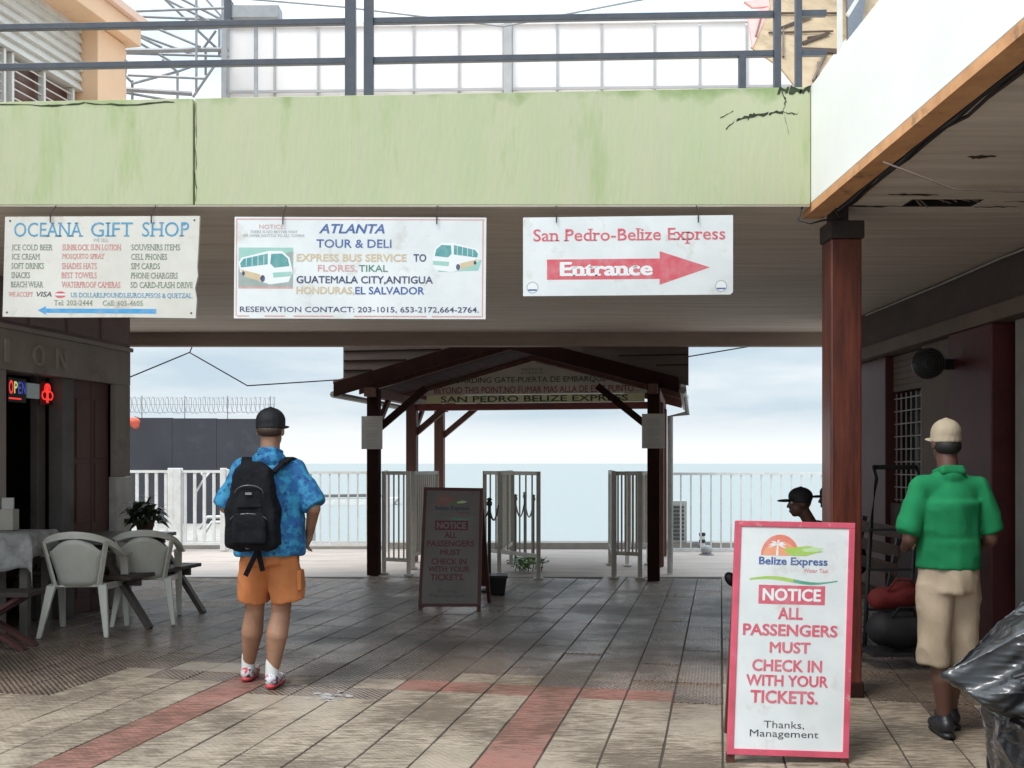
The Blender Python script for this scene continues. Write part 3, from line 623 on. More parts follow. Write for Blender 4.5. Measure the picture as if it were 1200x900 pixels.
# ------------------------------------------------------------------ A-frame signs
def aframe(corn, lean_back, label, fm, bm_, in_shade=False):
    tl, tr, bl, br = map(Vector, corn); c = (bl+br)/2; c.z = 0
    r_ = root('sandwich_board', c, label, 'sign', 'sandwich boards about tickets')
    f = bil(tl, tr, bl, br, 150, 292)
    w_ = 7.5
    for (a, b_, c_, d_) in ((0,150,0,w_), (0,150,292-w_,292), (0,w_,w_,292-w_), (150-w_,150,w_,292-w_)):
        MB().prism([(a,c_),(b_,c_),(b_,d_),(a,d_)], .006, -.022, f).build('frame', fm, r_, bevel=.002)
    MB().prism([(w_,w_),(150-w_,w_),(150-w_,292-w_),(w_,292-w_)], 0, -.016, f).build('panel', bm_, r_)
    BPR_ = INK('faded_red', (.13, .02, .025)) if in_shade else BPR; BLU_ = INK('faded_navy', (.03,.05,.12)) if in_shade else BLU; PW_ = INK('faded_white', (.22,.2,.185)) if in_shade else PWH  # second board's inks are darkened in colour to carry its shade
    p = Print(f)
    # logo: sun, palm, hills, name, wave
    S = 0.965
    sun_ = [(57+24*math.cos(math.pi+math.pi*i/14), 44+27*math.sin(math.pi+math.pi*i/14)) for i in range(15)]
    p.poly(sun_, (INK('faded_sun', (.3,.12,.09)) if in_shade else INK('sun', (.74, .2, .13))), .0009); p.poly([(57+21*math.cos(math.pi+math.pi*i/14), 44+18*math.sin(math.pi+math.pi*i/14)) for i in range(15)], (INK('faded_sun', (.3,.12,.09)) if in_shade else INK('sun2', (.8, .33, .18))), .001)
    p.poly([(61,36),(75,33),(92,31),(110,34),(103,36),(112,38),(98,41),(90,44),(70,44)], (INK('faded_green', (.15,.2,.1)) if in_shade else LIM), .0011)
    p.poly([(84,36),(98,32),(112,34),(104,38),(88,39)], INK('lime2', (.5, .68, .35)), .0012)
    p.poly([(52,44),(53,30),(54.6,30),(55,44)], PW_, .0013)
    for a in (-170, -135, -80, -30, -10, 165, 20):
        t_ = R(a); p.poly([(53.5,30),(53.5+6*math.cos(t_-.25),30+5*math.sin(t_-.25)),(53.5+12*math.cos(t_),30+9*math.sin(t_)+2),(53.5+6*math.cos(t_+.25),30+5*math.sin(t_+.25))], PW_, .0013+.00001*abs(a)/9)
    p.text('Belize Express', 31, 117, 46, 59, BLU_, .022); p.text('Water Taxi', 87, 118, 60, 65, BPR_, .0)
    up = [(20+i*11, 74+ -3.5*math.sin(i*.62)) for i in range(11)]; lo_ = [(x, y+2+2.6*math.sin(min(i, 9)*.36)) for i, (x, y) in enumerate(up)]
    p.poly(up[:6]+lo_[:6][::-1], (INK('faded_green', (.15,.2,.1)) if in_shade else LIM), .001); p.poly(up[5:]+lo_[5:][::-1], INK('wave', (.07, .33, .2)), .001)
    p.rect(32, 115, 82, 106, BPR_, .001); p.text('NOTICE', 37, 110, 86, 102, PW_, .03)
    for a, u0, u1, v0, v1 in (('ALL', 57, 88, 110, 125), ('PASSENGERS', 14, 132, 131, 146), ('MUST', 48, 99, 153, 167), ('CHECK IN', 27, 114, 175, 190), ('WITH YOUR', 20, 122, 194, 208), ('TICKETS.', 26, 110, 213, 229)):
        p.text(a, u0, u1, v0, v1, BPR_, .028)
    p.text('Thanks,', 44, 94, 250, 260, BLK, .0); p.text('Management', 27, 112, 261, 272, BLK, .0)
    p.build(r_, 'lettering')
    # rear board and legs
    n = (f(0,0,1)-f(0,0,0)); back = Vector((n.x, n.y, 0)).normalized()*-1
    k = (br-bl).normalized()
    zt = tl.z-.02
    for q_, e_ in ((tl+k*.03, 0), (tr-k*.03, 1)):
        low = Vector((q_.x, q_.y, 0))+back*lean_back
        MB().beam(q_-n*.03-Vector((0,0,.01)), low, .035, .03, up=back).build('leg', WOODR, r_)
    for q_ in (bl+k*.02, br-k*.02):
        MB().beam(q_+Vector((0,0,.01))-n*.02, Vector((q_.x, q_.y, 0))-n*.02, .04, .025, up=(0,1,0)).build('leg', WOODR, r_)
    a0, a1 = tl+k*.02-n*.03, tr-k*.02-n*.03
    l0, l1 = a0+back*lean_back*.8, a1+back*lean_back*.8; l0.z = l1.z = .18
    MB().hexa([a0, a1, a1+back*.012, a0+back*.012], [l0, l1, l1+back*.012, l0+back*.012]).build('rear_panel', mat('rear_ply', (.16,.07,.04), (.1,.04,.03), .7, 5), r_)
    return r_
Yb, Yt = 5.12, 5.36
sb1 = aframe([P(862,610,Yt), P(1002,613,Yt), P(852,884,Yb), P(995,889,Yb-.01)], .34, 'large white notice board with pink frame standing in front of the column', PINK, WHITE)
sb2 = aframe([P(497,571,10.72), P(566,572,10.6), P(490,711,10.5), P(563,711,10.38)], .45, 'shaded dark-framed notice board standing before the gazebo gates', mat('dark_frame', (.1,.03,.025)), mat('shaded_board', (.19,.17,.155), (.15,.135,.125), .6, 4), True)  # panel colour darkened for the passage shade

# ------------------------------------------------------------------ left shop (rotated like the tile strips)
TS_ = R(-11)
CX, CY_ = -4.1, 11.0
shop = root('gift_shop', (CX, CY_, 0), 'grey-brown corner shop with raised letters on its frieze and dark open front', 'shop', rz=R(79)) 
SM = ROOTM[shop.name]      # local x = away from the camera along the wall, local y = into the shop
WALLP = mat('shop_wall', (.36, .32, .29), (.29, .26, .235), .75, 2.5, bump=.2, dirt=(.14, .11, .09), dscale=2, dlo=.55, dhi=.8)
TILEW = mat('pier_tile', (.6, .58, .54), (.45, .43, .4), .3, 6, bump=.1)
BRN = mat('brown_shutter', (.14, .06, .045), (.1, .045, .035), .55, 3, stretch=(1,1,.3))
MOL = mat('shop_moulding', (.34, .3, .28), (.28, .25, .23), .6)
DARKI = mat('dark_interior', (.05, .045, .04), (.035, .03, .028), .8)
MB().box(-.28, 0, 0, .06, 1.36, 2.33, SM).build('pier', WALLP, shop, bevel=.006)
MB().box(-.29, .01, -.012, .07, 0, 1.358, SM).build('pier_base', TILEW, shop, bevel=.004)
for k in range(4):
    z0 = k*.34; MB().box(-.28, -.005, -.018, -.0125, z0+.006, z0+.334, SM).build('tile', TILEW, shop)
MB().box(-4.8, -1.97, 0, .1, 0, 2.33, SM).build('pier', WALLP, shop, bevel=.006)
MB().box(-4.8, 0, 0, .33, 2.332, 2.69, SM).build('frieze', WALLP, shop)
MB().box(-4.8, .015, -.03, .33, 2.692, 2.735, SM).build('moulding', MOL, shop, bevel=.005)
MB().box(-4.8, 0, .004, .33, 2.737, 3.148, SM).build('upper_wall', mat('upper_band', (.2,.14,.15), (.14,.09,.1), .5, 2), shop)
for k in range(7):
    x0 = -3.9+k*.56; MB().box(x0, x0+.5, -.008, .003, 2.77, 3.1, SM).build('panel', mat('band_panel', (.22,.16,.155), (.17,.12,.12), .45, 3), shop)
# raised letters
for ch, x0 in (('O', -1.62), ('N', -1.28), ('C', -2.3), ('I', -2.0)):
    vs, fs = glyphs(ch, .01); xs_ = [a for a, b_ in vs]; ys_ = [b_ for a, b_ in vs]; wd = .16 if ch != 'I' else .05
    M = MB()
    def ff(a, b_, d): return SM @ Vector((x0+(a-min(xs_))/(max(xs_)-min(xs_))*wd, -.001-d, 2.40+(b_-min(ys_))/(max(ys_)-min(ys_))*.2))
    for fc in fs: M.prism([vs[i] for i in fc], 0, .018, ff)
    M.build('letter', mat('letter_paint', (.42,.38,.34), (.34,.31,.28), .6), shop)
# recess: shutter leaves, jambs
for k in range(2):
    x0 = -.9+k*.31; MB().box(x0, x0+.3, .075, .1, 0, 2.33, SM).build('door_leaf', BRN, shop, bevel=.004)
    for z0 in (.15, .9, 1.55): MB().box(x0+.05, x0+.25, .066, .0745, z0, z0+.6, SM).build('door_panel', BRN, shop, bevel=.004)
MB().box(-1.1, -.92, .05, .2, 0, 2.33, SM).build('jamb', mat('grey_jamb', (.16,.15,.14), (.12,.11,.1), .6), shop, bevel=.005)
MB().box(-1.24, -1.12, .22, .3, 0, 2.33, SM).build('jamb', mat('grey_jamb', None), shop, bevel=.005)
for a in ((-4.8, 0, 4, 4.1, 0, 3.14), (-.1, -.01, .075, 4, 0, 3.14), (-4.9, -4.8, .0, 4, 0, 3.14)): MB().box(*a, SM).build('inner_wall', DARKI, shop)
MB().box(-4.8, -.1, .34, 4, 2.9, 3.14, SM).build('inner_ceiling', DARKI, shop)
MB().box(-2.1, -1.45, 1.6, 2.1, 0, 1.05, SM).build('counter', mat('counter', (.16,.07,.05)), shop, bevel=.01)
MB().box(-2.0, -1.5, 2.3, 2.7, 1.05, 1.75, SM).build('cabinet', mat('cabinet', (.2,.2,.2)), shop, bevel=.02)
shv = root('shop_shelf', SM @ Vector((-1.7, 1.3, 0)), 'dark shelf of bottles and packets inside the gift shop doorway', 'shelf')
for z0 in (.9, 1.25, 1.6): MB().box(-2.0, -1.3, 1.2, 1.45, z0, z0+.03, SM).build('shelf_board', mat('shelf_wood', (.14,.09,.06)), shv)
for x0 in (-2.0, -1.33): MB().box(x0, x0+.03, 1.2, 1.45, 0, 1.9, SM).build('upright', mat('shelf_wood', None), shv)
for z0 in (.93, 1.28, 1.63):
    for k in range(6):
        cc_, cn_ = random.choice((((.4,.12,.08),'red'),((.1,.2,.35),'blue'),((.45,.4,.3),'cream'),((.12,.3,.14),'green'))); nm_ = 'goods_'+cn_
        g_o = root('shop_bottle', SM @ Vector((-1.92+k*.1, 1.29, z0)), 'small %s bottle, %s from left on the %s board of the shop shelf' % (cn_, ('first','second','third','fourth','fifth','sixth')[k], {.93:'lowest',1.28:'middle',1.63:'top'}[z0]), 'bottle', 'bottles on the dark shop shelf')
        MB().lathe(SM @ Vector((-1.92+k*.1, 1.29, z0)), [(.03,0),(.032,.13),(.015,.16),(.014,.2)], 8).build('glass_body', mat(nm_, cc_), g_o)
# neon signs inside the opening
def neon_root(x, label): return root('neon_sign', SM @ Vector((x, .35, 2.1)), label, 'neon sign')
NR = mat('neon_red', (.8,.05,.04), None, .5, emit=(1,.05,.04,.8)); NB = mat('neon_blue', (.05,.1,.6), None, .5, emit=(.15,.2,1,.25)); NW = mat('neon_white', (.7,.7,.7), None, .5, emit=(.8,.9,.9,.4))
NY = mat('neon_yellow', (.7,.6,.1), None, .5, emit=(.8,.9,.3,.5))
o1 = neon_root(-1.8, 'lit OPEN sign in red and blue hanging in the shop doorway')
def nf(x0): return lambda u, v, d: SM @ Vector((x0+u*.01, .12-d, 2.28-v*.01))
q = nf(-1.79); MB().prism([(0,0),(25,0),(25,22),(0,22)], 0, -.02, q).build('backing', BLACK, o1)
p = Print(q); p.text('O', 1, 7, 2, 15, NR, .03); p.text('P', 8, 13, 3, 14, NY, .02); p.text('E', 13.5, 18, 3, 14, NB, .02); p.text('N', 19, 24, 3, 14, NB, .02); p.rect(1, 18, 18, 19.5, NR); p.build(o1, 'neon_tube')
o2 = neon_root(-1.62, 'small pale grey sign between two lit signs in the shop doorway'); q = nf(-1.52); MB().prism([(0,3),(17,3),(17,17),(0,17)], 0, -.02, q).build('panel', mat('dim_panel', (.3,.34,.35), None, .4, emit=(.5,.6,.62,.12)), o2)
MB().tube([SM @ Vector((-1.44,.13,2.33)), SM @ Vector((-1.44,.13,2.24))], .004, 5).build('cord', BLACK, o2)
o3 = neon_root(-1.4, 'glowing red neon sign hanging right of the grey one in the shop doorway'); q = nf(-1.32)
M = MB()
for (cx, cy, rr) in ((9,6,4),(5,13,4),(13,13,4)): M.tube([q(cx+rr*math.cos(i*.628), cy+rr*math.sin(i*.628), 0) for i in range(11)], .008, 6)
M.tube([q(9,2,0), q(9,20,0)], .012, 6); M.build('neon_tube', NR, o3); MB().prism([(0,0),(18,0),(18,22),(0,22)], -.02, -.03, q).build('backing', mat('neon_back', (.1,.01,.01)), o3)

# ------------------------------------------------------------------ upper storey, left
UO = mat('peach_wall', (.74, .5, .32), (.68, .46, .3), .7, 2, bump=.1, dirt=(.45,.3,.2), dscale=3, dlo=.6, dhi=.8)
UP = mat('pink_render', (.75, .53, .44), (.7, .5, .4), .7, 2)
us = root('upper_house', (CX, CY_, 3.32), 'peach upper storey with barred windows and white lap siding behind the railing, upper left', 'house', rz=R(79))
UM = ROOTM[us.name]
MB().box(-6, -.02, .3, 3, 0, 3.4, UM).build('wall', UO, us)
MB().box(-.62, -.12, -.02, .298, 0, 2.62, UM).build('pillar', UO, us, bevel=.01)
MB().box(-.119, .03, .06, .3, 0, 2.62, UM).build('pilaster', UP, us, bevel=.01)
for k, (y0, z0, z1) in enumerate(((-.14, 2.63, 2.84), (-.2, 2.845, 2.93))): MB().box(-6, -.02+.05*k, y0, .32, z0, z1, UM).build('cornice', UO if k == 0 else UP, us, bevel=.008)
SID = mat('white_siding', (.62, .62, .58), (.54, .53, .5), .6, 4)
for k in range(7):
    z0 = 1.96+k*.098; M = MB(); M.hexa([UM@Vector(v) for v in ((-6,.14,z0),(-.63,.14,z0),(-.63,.29,z0),(-6,.29,z0))], [UM@Vector(v) for v in ((-6,.19,z0+.105),(-.63,.19,z0+.105),(-.63,.29,z0+.105),(-6,.29,z0+.105))]); M.build('siding_board', SID, us)
for k in range(4):
    x1 = -.72-k*1.02
    wn = MB().box(x1-.95, x1, .262, .296, .6, 1.93, UM).build('window', mat('window_dark', (.07,.035,.03), (.12,.06,.04), .3), us)
    M = MB()
    for i in range(16): M.beam(UM@Vector((x1-.94, .2, .62+i*.085)), UM@Vector((x1-.01, .2, .62+i*.085)), .012, .012)
    M.build('window_bars', mat('bar_white', (.6,.55,.52)), wn)
    for i in range(3): MB().box(x1-.95+i*.455, x1-.92+i*.455, .17, .23, .58, 1.95, UM).build('window_frame', SID, wn)
# wall lantern on the pilaster
ln = root('wall_lantern', P(140, 85, 10.9), 'small dark wall lantern bracketed on the pink pilaster, upper left', 'lantern')
c = P(142, 82, 10.9); MB().lathe(c, [(.01,.17),(.02,.13),(.07,.1),(.075,.08),(.055,-.06),(.03,-.09),(.008,-.12)], 8).build('lamp_body', mat('lantern_glass', (.35,.32,.28), None, .3), ln)
MB().tube([c+Vector((-.16,0,-.1)), c+Vector((-.09,0,-.19)), c+Vector((0,0,-.18)), c+Vector((0,0,-.1))], .012, 6).build('bracket', IRON, ln)
MB().box(c.x-.18, c.x-.14, c.y-.03, c.y+.03, c.z-.2, c.z+.05).build('wall_plate', IRON, ln)

# steel lattice over the terrace
lt = root('steel_truss', (-4.2, 12.2, 3.32), 'light steel lattice truss standing open against the sky, upper left', 'truss')
segs = [((133,14),(300,8)),((133,18),(300,25)),((133,35),(300,32)),((133,60),(268,58)),((133,62),(268,66)),((133,28),(190,56)),((133,32),(210,78)),((150,36),(232,66)),((133,12),(235,55)),((192,-2),(232,36)),((192,-2),(255,30)),((205,-5),(262,24)),((238,-5),(262,22)),((232,36),(262,64)),((253,36),(236,60)),((230,-5),(230,110)),((257,20),(257,66)),((241,58),(241,88)),
        ((133,104),(225,110)),((133,106),(200,118)),((150,88),(240,92)),((155,98),(208,84)),((208,84),(225,78)),((252,76),(226,114)),((208,84),(208,118)),((190,70),(208,84)),((155,94),(155,118)),((146,88),(156,98)),((108,-5),(108,30)),((48,14),(133,13)),((100,36),(133,38))]
for k, (a, b_) in enumerate(segs):
    y0 = 12.0+.5*((k*7) % 5)/5; MB().tube([P(*a, y0), P(*b_, y0+.25*((k*3) % 4)/4)], .016 if k not in (3, 18) else .028, 6, True).build('strut', STEEL, lt)
for x in (263, 133.5):
    a = P(x, 100, 12.1); MB().box(a.x-.03, a.x+.03, 12.07, 12.13, 3.32, 7.3).build('post', STEEL, lt)

# white panels on the terrace
TP = mat('tent_panel', (.8, .78, .77), (.74, .7, .7), .6, .8, stretch=(1,1,.3), dirt=(.7,.6,.58), dscale=.8, dlo=.5, dhi=.8)
tp = root('panel_screen', (0, 12.4, 3.32), 'long screen of white fabric panels in thin frames on the terrace', 'screen')
YP = 12.4; xe = [265,322,373,415,485,538,590,600,653,705,767,820,875,935,1000]
for a, b_ in zip(xe, xe[1:]):
    if a == 590: continue
    xa, xb = xr(a, YP)+.012, xr(b_, YP)-.012
    za, zb = 1.5+(543-(33-(a-265)*.0125))*YP/1200, 1.5+(543-(33-(b_-265)*.0125))*YP/1200
    MB().hexa([(xa,YP,3.36),(xb,YP,3.36),(xb,YP+.02,3.36),(xa,YP+.02,3.36)], [(xa,YP,za),(xb,YP,zb),(xb,YP+.02,zb),(xa,YP+.02,za)]).build('panel', TP, tp)
FR = mat('panel_frame', (.42,.42,.42), (.35,.35,.36), .5)
for a in xe[1:-1]: 
    xa = xr(a, YP); MB().box(xa-.012, xa+.012, YP-.02, YP+.03, 3.33, 6.8).build('mullion', FR, tp)
xa = xr(595, YP); MB().box(xa-.05, xa+.05, YP-.06, YP+.04, 3.33, 6.84).build('post', FR, tp, bevel=.005)
xa = xr(265, YP); MB().box(xa-.04, xa+.04, YP-.04, YP+.04, 3.33, 6.8).build('post', FR, tp, bevel=.005)
A = P(265,31.5,YP); B = P(1000,22,YP); MB().beam(A, B, .06, .05).build('top_rail', mat('white_rail', (.75,.75,.75)), tp)
A = P(265,108,YP-.03); B = P(1000,100,YP-.03); MB().beam(A, B, .02, .03).build('lower_rail', FR, tp)
ac = root('junction_box', P(300,18,11.6), 'small grey equipment box on the railing line above the first white panel', 'box')
A = P(300,19,11.6); MB().box(A.x-.28, A.x+.28, A.y-.1, A.y+.1, A.z-.06, A.z+.09).build('case', STEEL, ac, bevel=.01); MB().box(A.x-.33, A.x-.25, A.y-.12, A.y+.02, A.z-.12, A.z+.14).build('end_cap', IRON, ac, bevel=.005)
MB().box(A.x-.02, A.x+.02, A.y-.02, A.y+.02, 3.32, A.z-.06).build('stand', STEEL, ac)

# torn tan awning, upper right
aw = root('torn_awning', P(950, 50, 8.6), 'torn tan awning with pink edge and loose battens, hanging at upper right', 'awning')
TAN = mat('tan_canvas', (.48, .36, .23), (.38, .28, .17), .85, 5, bump=.3, bscale=15, dirt=(.22,.14,.08), dscale=4, dlo=.5, dhi=.75)
pl = [(880,55),(902,8),(900,-12),(1045,-12),(1030,5),(985,52),(953,98),(936,106),(914,78)]
def af(u, v, d): p_ = P(u, v, 8.6+(110-v)*.012+(u-880)*.004); return p_+Vector((0, d, 0))
MB().prism(pl, 0, .03, af).build('canvas', TAN, aw)
MB().prism([(876,16),(902,8),(900,14),(882,56)], -.012, .035, af).build('pink_trim', mat('awning_pink', (.75,.33,.3), (.7,.4,.36), .6), aw)
MB().prism([(872,2),(900,-2),(902,8),(882,9)], -.012, .035, af).build('pink_trim', mat('awning_pink', None), aw)
for (a, b_, r_) in (((900,17),(980,17),.008),((915,34),(950,20),.012),((900,40),(975,38),.007),((939,52),(970,40),.014),((946,46),(962,44),.012),((917,35),(917,68),.008),((932,60),(984,62),.02),((892,18),(885,44),.006),((958,75),(958,95),.012),((968,60),(952,96),.01)):
    MB().beam(af(*a, -.03), af(*b_, -.03), r_*2, r_*2).build('batten', mat('batten_brown', (.12,.075,.05)), aw)
MB().prism([(987,-12),(1012,-12),(1006,22),(1004,34),(988,58)], -.15, -.1, af).build('dark_sheet', IRON, aw)
MB().beam(P(984,-10,8.3), P(984,80,8.3), .035, .035).build('white_post', SID, aw)
MB().beam(P(993,18,8.2), P(1004,0,8.2), .03, .03).build('batten', SID, aw)

# ------------------------------------------------------------------ right shop wall
XW = 3.9
rs = root('corridor_shops', (XW, 8.5, 0), 'dim row of shopfronts with maroon pilasters and barred window along the right walkway', 'shop')
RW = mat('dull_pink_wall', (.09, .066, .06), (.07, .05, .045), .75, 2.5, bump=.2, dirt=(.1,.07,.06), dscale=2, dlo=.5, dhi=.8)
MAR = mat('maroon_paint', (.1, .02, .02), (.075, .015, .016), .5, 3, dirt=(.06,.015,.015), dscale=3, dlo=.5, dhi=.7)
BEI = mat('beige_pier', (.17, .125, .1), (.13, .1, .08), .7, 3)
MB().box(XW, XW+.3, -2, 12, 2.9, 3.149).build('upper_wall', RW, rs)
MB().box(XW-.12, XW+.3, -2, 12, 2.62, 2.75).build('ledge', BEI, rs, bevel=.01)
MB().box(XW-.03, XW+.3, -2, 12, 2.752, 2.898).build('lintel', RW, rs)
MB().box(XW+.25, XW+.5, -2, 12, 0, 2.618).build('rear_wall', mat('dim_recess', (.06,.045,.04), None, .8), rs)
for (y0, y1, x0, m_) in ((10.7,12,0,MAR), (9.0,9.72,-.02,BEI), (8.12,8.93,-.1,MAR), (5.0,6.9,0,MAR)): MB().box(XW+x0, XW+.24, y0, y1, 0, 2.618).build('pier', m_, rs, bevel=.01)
for k in range(6): MB().box(XW+.08, XW+.13, 9.73, 10.69, 2.24+k*.062, 2.298+k*.062).build('shutter_slat', BEI, rs)
wn = MB().box(XW+.18, XW+.24, 9.73, 10.69, 1.1, 2.22).build('window', mat('black_glass', (.02,.02,.02), None, .2), rs)
MB().box(XW+.05, XW+.24, 9.73, 10.69, 0, 1.09).build('sill_wall', RW, rs)
for i in range(8): MB().box(XW+.1, XW+.112, 9.75+i*.13, 9.762+i*.13, 1.1, 2.22).build('window_bar', mat('pale_bar', (.42,.4,.37)), wn)
for i in range(9): MB().box(XW+.09, XW+.1, 9.73, 10.69, 1.12+i*.13, 1.132+i*.13).build('window_bar', mat('pale_bar', None), wn)
dr = MB().box(XW+.1, XW+.14, 6.95, 7.75, 0, 2.5).build('door', mat('grey_door', (.12,.12,.115), (.09,.09,.09), .5), rs, bevel=.005)
MB().box(XW+.02, XW+.2, 7.76, 7.98, 0, 2.617).build('door_frame', mat('grey_frame', (.34,.33,.3), (.28,.27,.25), .5), rs, bevel=.006)
MB().tube([(XW+.06,7.6,1.05),(XW+.06,7.6,1.2)], .012, 6).build('handle', STEEL, dr)
# round black wall fan
fc = P(1087, 426, 8.75)
fn = root('wall_fan', fc, 'round black wall fan projecting from the dim right-hand wall above the man in green', 'fan')
RX = Matrix.Rotation(R(90), 4, 'X')
M = MB(); M.lathe(fc, [(.03,-.06),(.12,-.05),(.135,0),(.125,.05),(.04,.07)], 20, RX); M.build('fan_cage', BLACK, fn, smooth=False)
M = MB()
for k in range(5):
    M.tube([fc+Vector((math.cos(a*.393)*.025*(k+1), -.065-.001*k, math.sin(a*.393)*.025*(k+1))) for a in range(17)], .003, 5)
M.build('guard_rings', mat('fan_grey', (.05,.05,.05)), fn)
MB().beam(fc+Vector((.05,.05,0)), (XW-.03, 8.85, fc.z), .07, .09).build('bracket', BLACK, fn, bevel=.01)

# ------------------------------------------------------------------ gazebo
gz = root('boarding_gazebo', (-.02, 13.42, 0), 'open dark wooden boarding gazebo with low gable roof at the end of the passage', 'gazebo', rz=R(-10))
GM = ROOTM[gz.name]; g_ = lambda x, y, z: GM @ Vector((x, y, z))
HW = 1.86; Ds = (0, 1.9, 3.62)
hz_ = lambda x: 2.40+ (2.26-abs(x))*.273         # underside of the rafters
for k, d in enumerate(Ds):
    for s_ in (-1, 1):
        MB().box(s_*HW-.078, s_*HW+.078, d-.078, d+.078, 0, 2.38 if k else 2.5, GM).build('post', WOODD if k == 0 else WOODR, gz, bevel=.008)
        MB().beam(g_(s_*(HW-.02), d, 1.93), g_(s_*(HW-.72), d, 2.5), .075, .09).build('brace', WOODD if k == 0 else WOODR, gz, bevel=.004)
for s_ in (-1, 1):
    MB().box(s_*HW-.06, s_*HW+.06, -.25, 4.0, 2.383, 2.5, GM).build('plate_beam', WOODR, gz)
    for k in range(2):
        MB().beam(g_(s_*HW, Ds[k]+.1, 1.95), g_(s_*HW, Ds[k]+.7, 2.42), .06, .07).build('brace', WOODR, gz)
# front rafters, deep dark boards
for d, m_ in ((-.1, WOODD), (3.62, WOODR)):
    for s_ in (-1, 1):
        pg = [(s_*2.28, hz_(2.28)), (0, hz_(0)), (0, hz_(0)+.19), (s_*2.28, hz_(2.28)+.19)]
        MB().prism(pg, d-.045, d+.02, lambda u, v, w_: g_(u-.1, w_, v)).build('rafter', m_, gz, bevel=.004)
for d in (.95, 2.8):
    for s_ in (-1, 1):
        pg = [(s_*2.28, hz_(2.28)+.1), (0, hz_(0)+.1), (0, hz_(0)+.18), (s_*2.28, hz_(2.28)+.18)]
        MB().prism(pg, d-.025, d+.025, lambda u, v, w_: g_(u-.1, w_, v)).build('rafter', WOODR, gz)
for s_ in (-1, 1):
    for k in range(14):
        a, b_ = k*.163, k*.163+.157
        pg = [(s_*b_, hz_(b_)+.185), (s_*a, hz_(a)+.185), (s_*a, hz_(a)+.205), (s_*b_, hz_(b_)+.205)]
        MB().prism(pg, .06, 4.15, lambda u, v, w_: g_(u-.1, w_, v)).build('roof_board', WOODD, gz)
    pg = [(s_*2.36, hz_(2.36)+.21), (0, hz_(0)+.21), (0, hz_(0)+.245), (s_*2.36, hz_(2.36)+.245)]
    MB().prism(pg, .06, 4.2, lambda u, v, w_: g_(u-.1, w_, v)).build('roof_sheet', mat('roof_zinc', (.25,.12,.1), (.2,.1,.08), .5), gz)
    MB().tube([g_(s_*2.33-.1, -.02, 2.43), g_(s_*2.33-.1, 4.2, 2.43)], .045, 8).build('gutter', mat('gutter_grey', (.35,.34,.31)), gz)
MB().box(-HW+.08, HW-.08, 1.84, 1.96, 2.30, 2.40, GM).build('tie_beam', mat('tie_red', (.22,.045,.035), (.16,.035,.03), .6, 4), gz, bevel=.004)
# weather board filling the gap between rafters and edge beam
WB = mat('weather_board', (.15, .115, .1), (.11, .085, .075), .8, 2, stretch=(1,1,6))
pl = [(-2.3, hz_(2.3)+.1), (0, hz_(0)+.1), (2.3, hz_(2.3)+.1), (2.3, 3.3), (-2.3, 3.3)]
MB().prism(pl, -.052+.075, -.052+.1, lambda u, v, w_: g_(u, w_, v)).build('weather_board', WB, gz)
for k in range(5):
    z0 = 2.62+k*.13; xa = max(0, (2.40+2.26*.273+.25-z0)/.273)
    for s_ in (-1, 1):
        if xa < 2.2: MB().box(min(s_*xa, s_*2.29), max(s_*xa, s_*2.29), -.004, .02, z0, z0+.012, GM).build('batten', WOODD, gz)
# gable sign at the rear frame
GS = mat('gable_board', (.6,.52,.45), (.5,.44,.37), .7, 3); 
gs = root('gable_sign', g_(0, 1.9, 2.4), 'triangular boarding gate sign board in Spanish and English hung inside the gazebo gable', 'sign', rz=R(-10))
ff = lambda u, v, d: g_(u, 1.85-d, v)
MB().prism([(-1.72,2.53),(1.72,2.53),(1.72,2.56),(0,3.02),(-1.72,2.56)], 0, -.02, ff).build('board', GS, gs)
MB().prism([(-1.62,2.403),(1.66,2.403),(1.66,2.527),(-1.62,2.527)], .002, -.02, ff).build('name_board', mat('name_board', (.8,.76,.45), (.72,.66,.38), .6), gs)
p = Print(lambda u, v, d: g_(u, 1.847-d, v))
DG = INK('dark_green', (.03,.07,.03)); DR = INK('dark_red', (.25,.03,.03))
def gt(t_, u0, u1, z0, z1, m_, b_, d=.004):
    vs, fs = glyphs(t_, b_); xs_ = [a for a, c_ in vs]; ys_ = [c_ for a, c_ in vs]
    p.get(m_).add([g_(u0+(a-min(xs_))/(max(xs_)-min(xs_))*(u1-u0), 1.847-d, z0+(c_-min(ys_))/(max(ys_)-min(ys_))*(z1-z0)) for a, c_ in vs], fs)
gt('SAN PEDRO BELIZE EXPRESS', -1.40, 1.42, 2.42, 2.51, DG, .012, .0045); gt('BEYOND THIS POINT.NO FUMAR MAS ALLA DE ESTE PUNTO', -1.5, 1.5, 2.55, 2.65, DR, .006); gt('BOARDING GATE-PUERTA DE EMBARQUE', -1.25, 1.1, 2.69, 2.79, DG, .006)
gt('NOTICE', -.16, .16, 2.88, 2.92, DG, 0); gt('ATTENTION', -.18, .18, 2.83, 2.86, DG, 0)
p.build(gs, 'lettering')
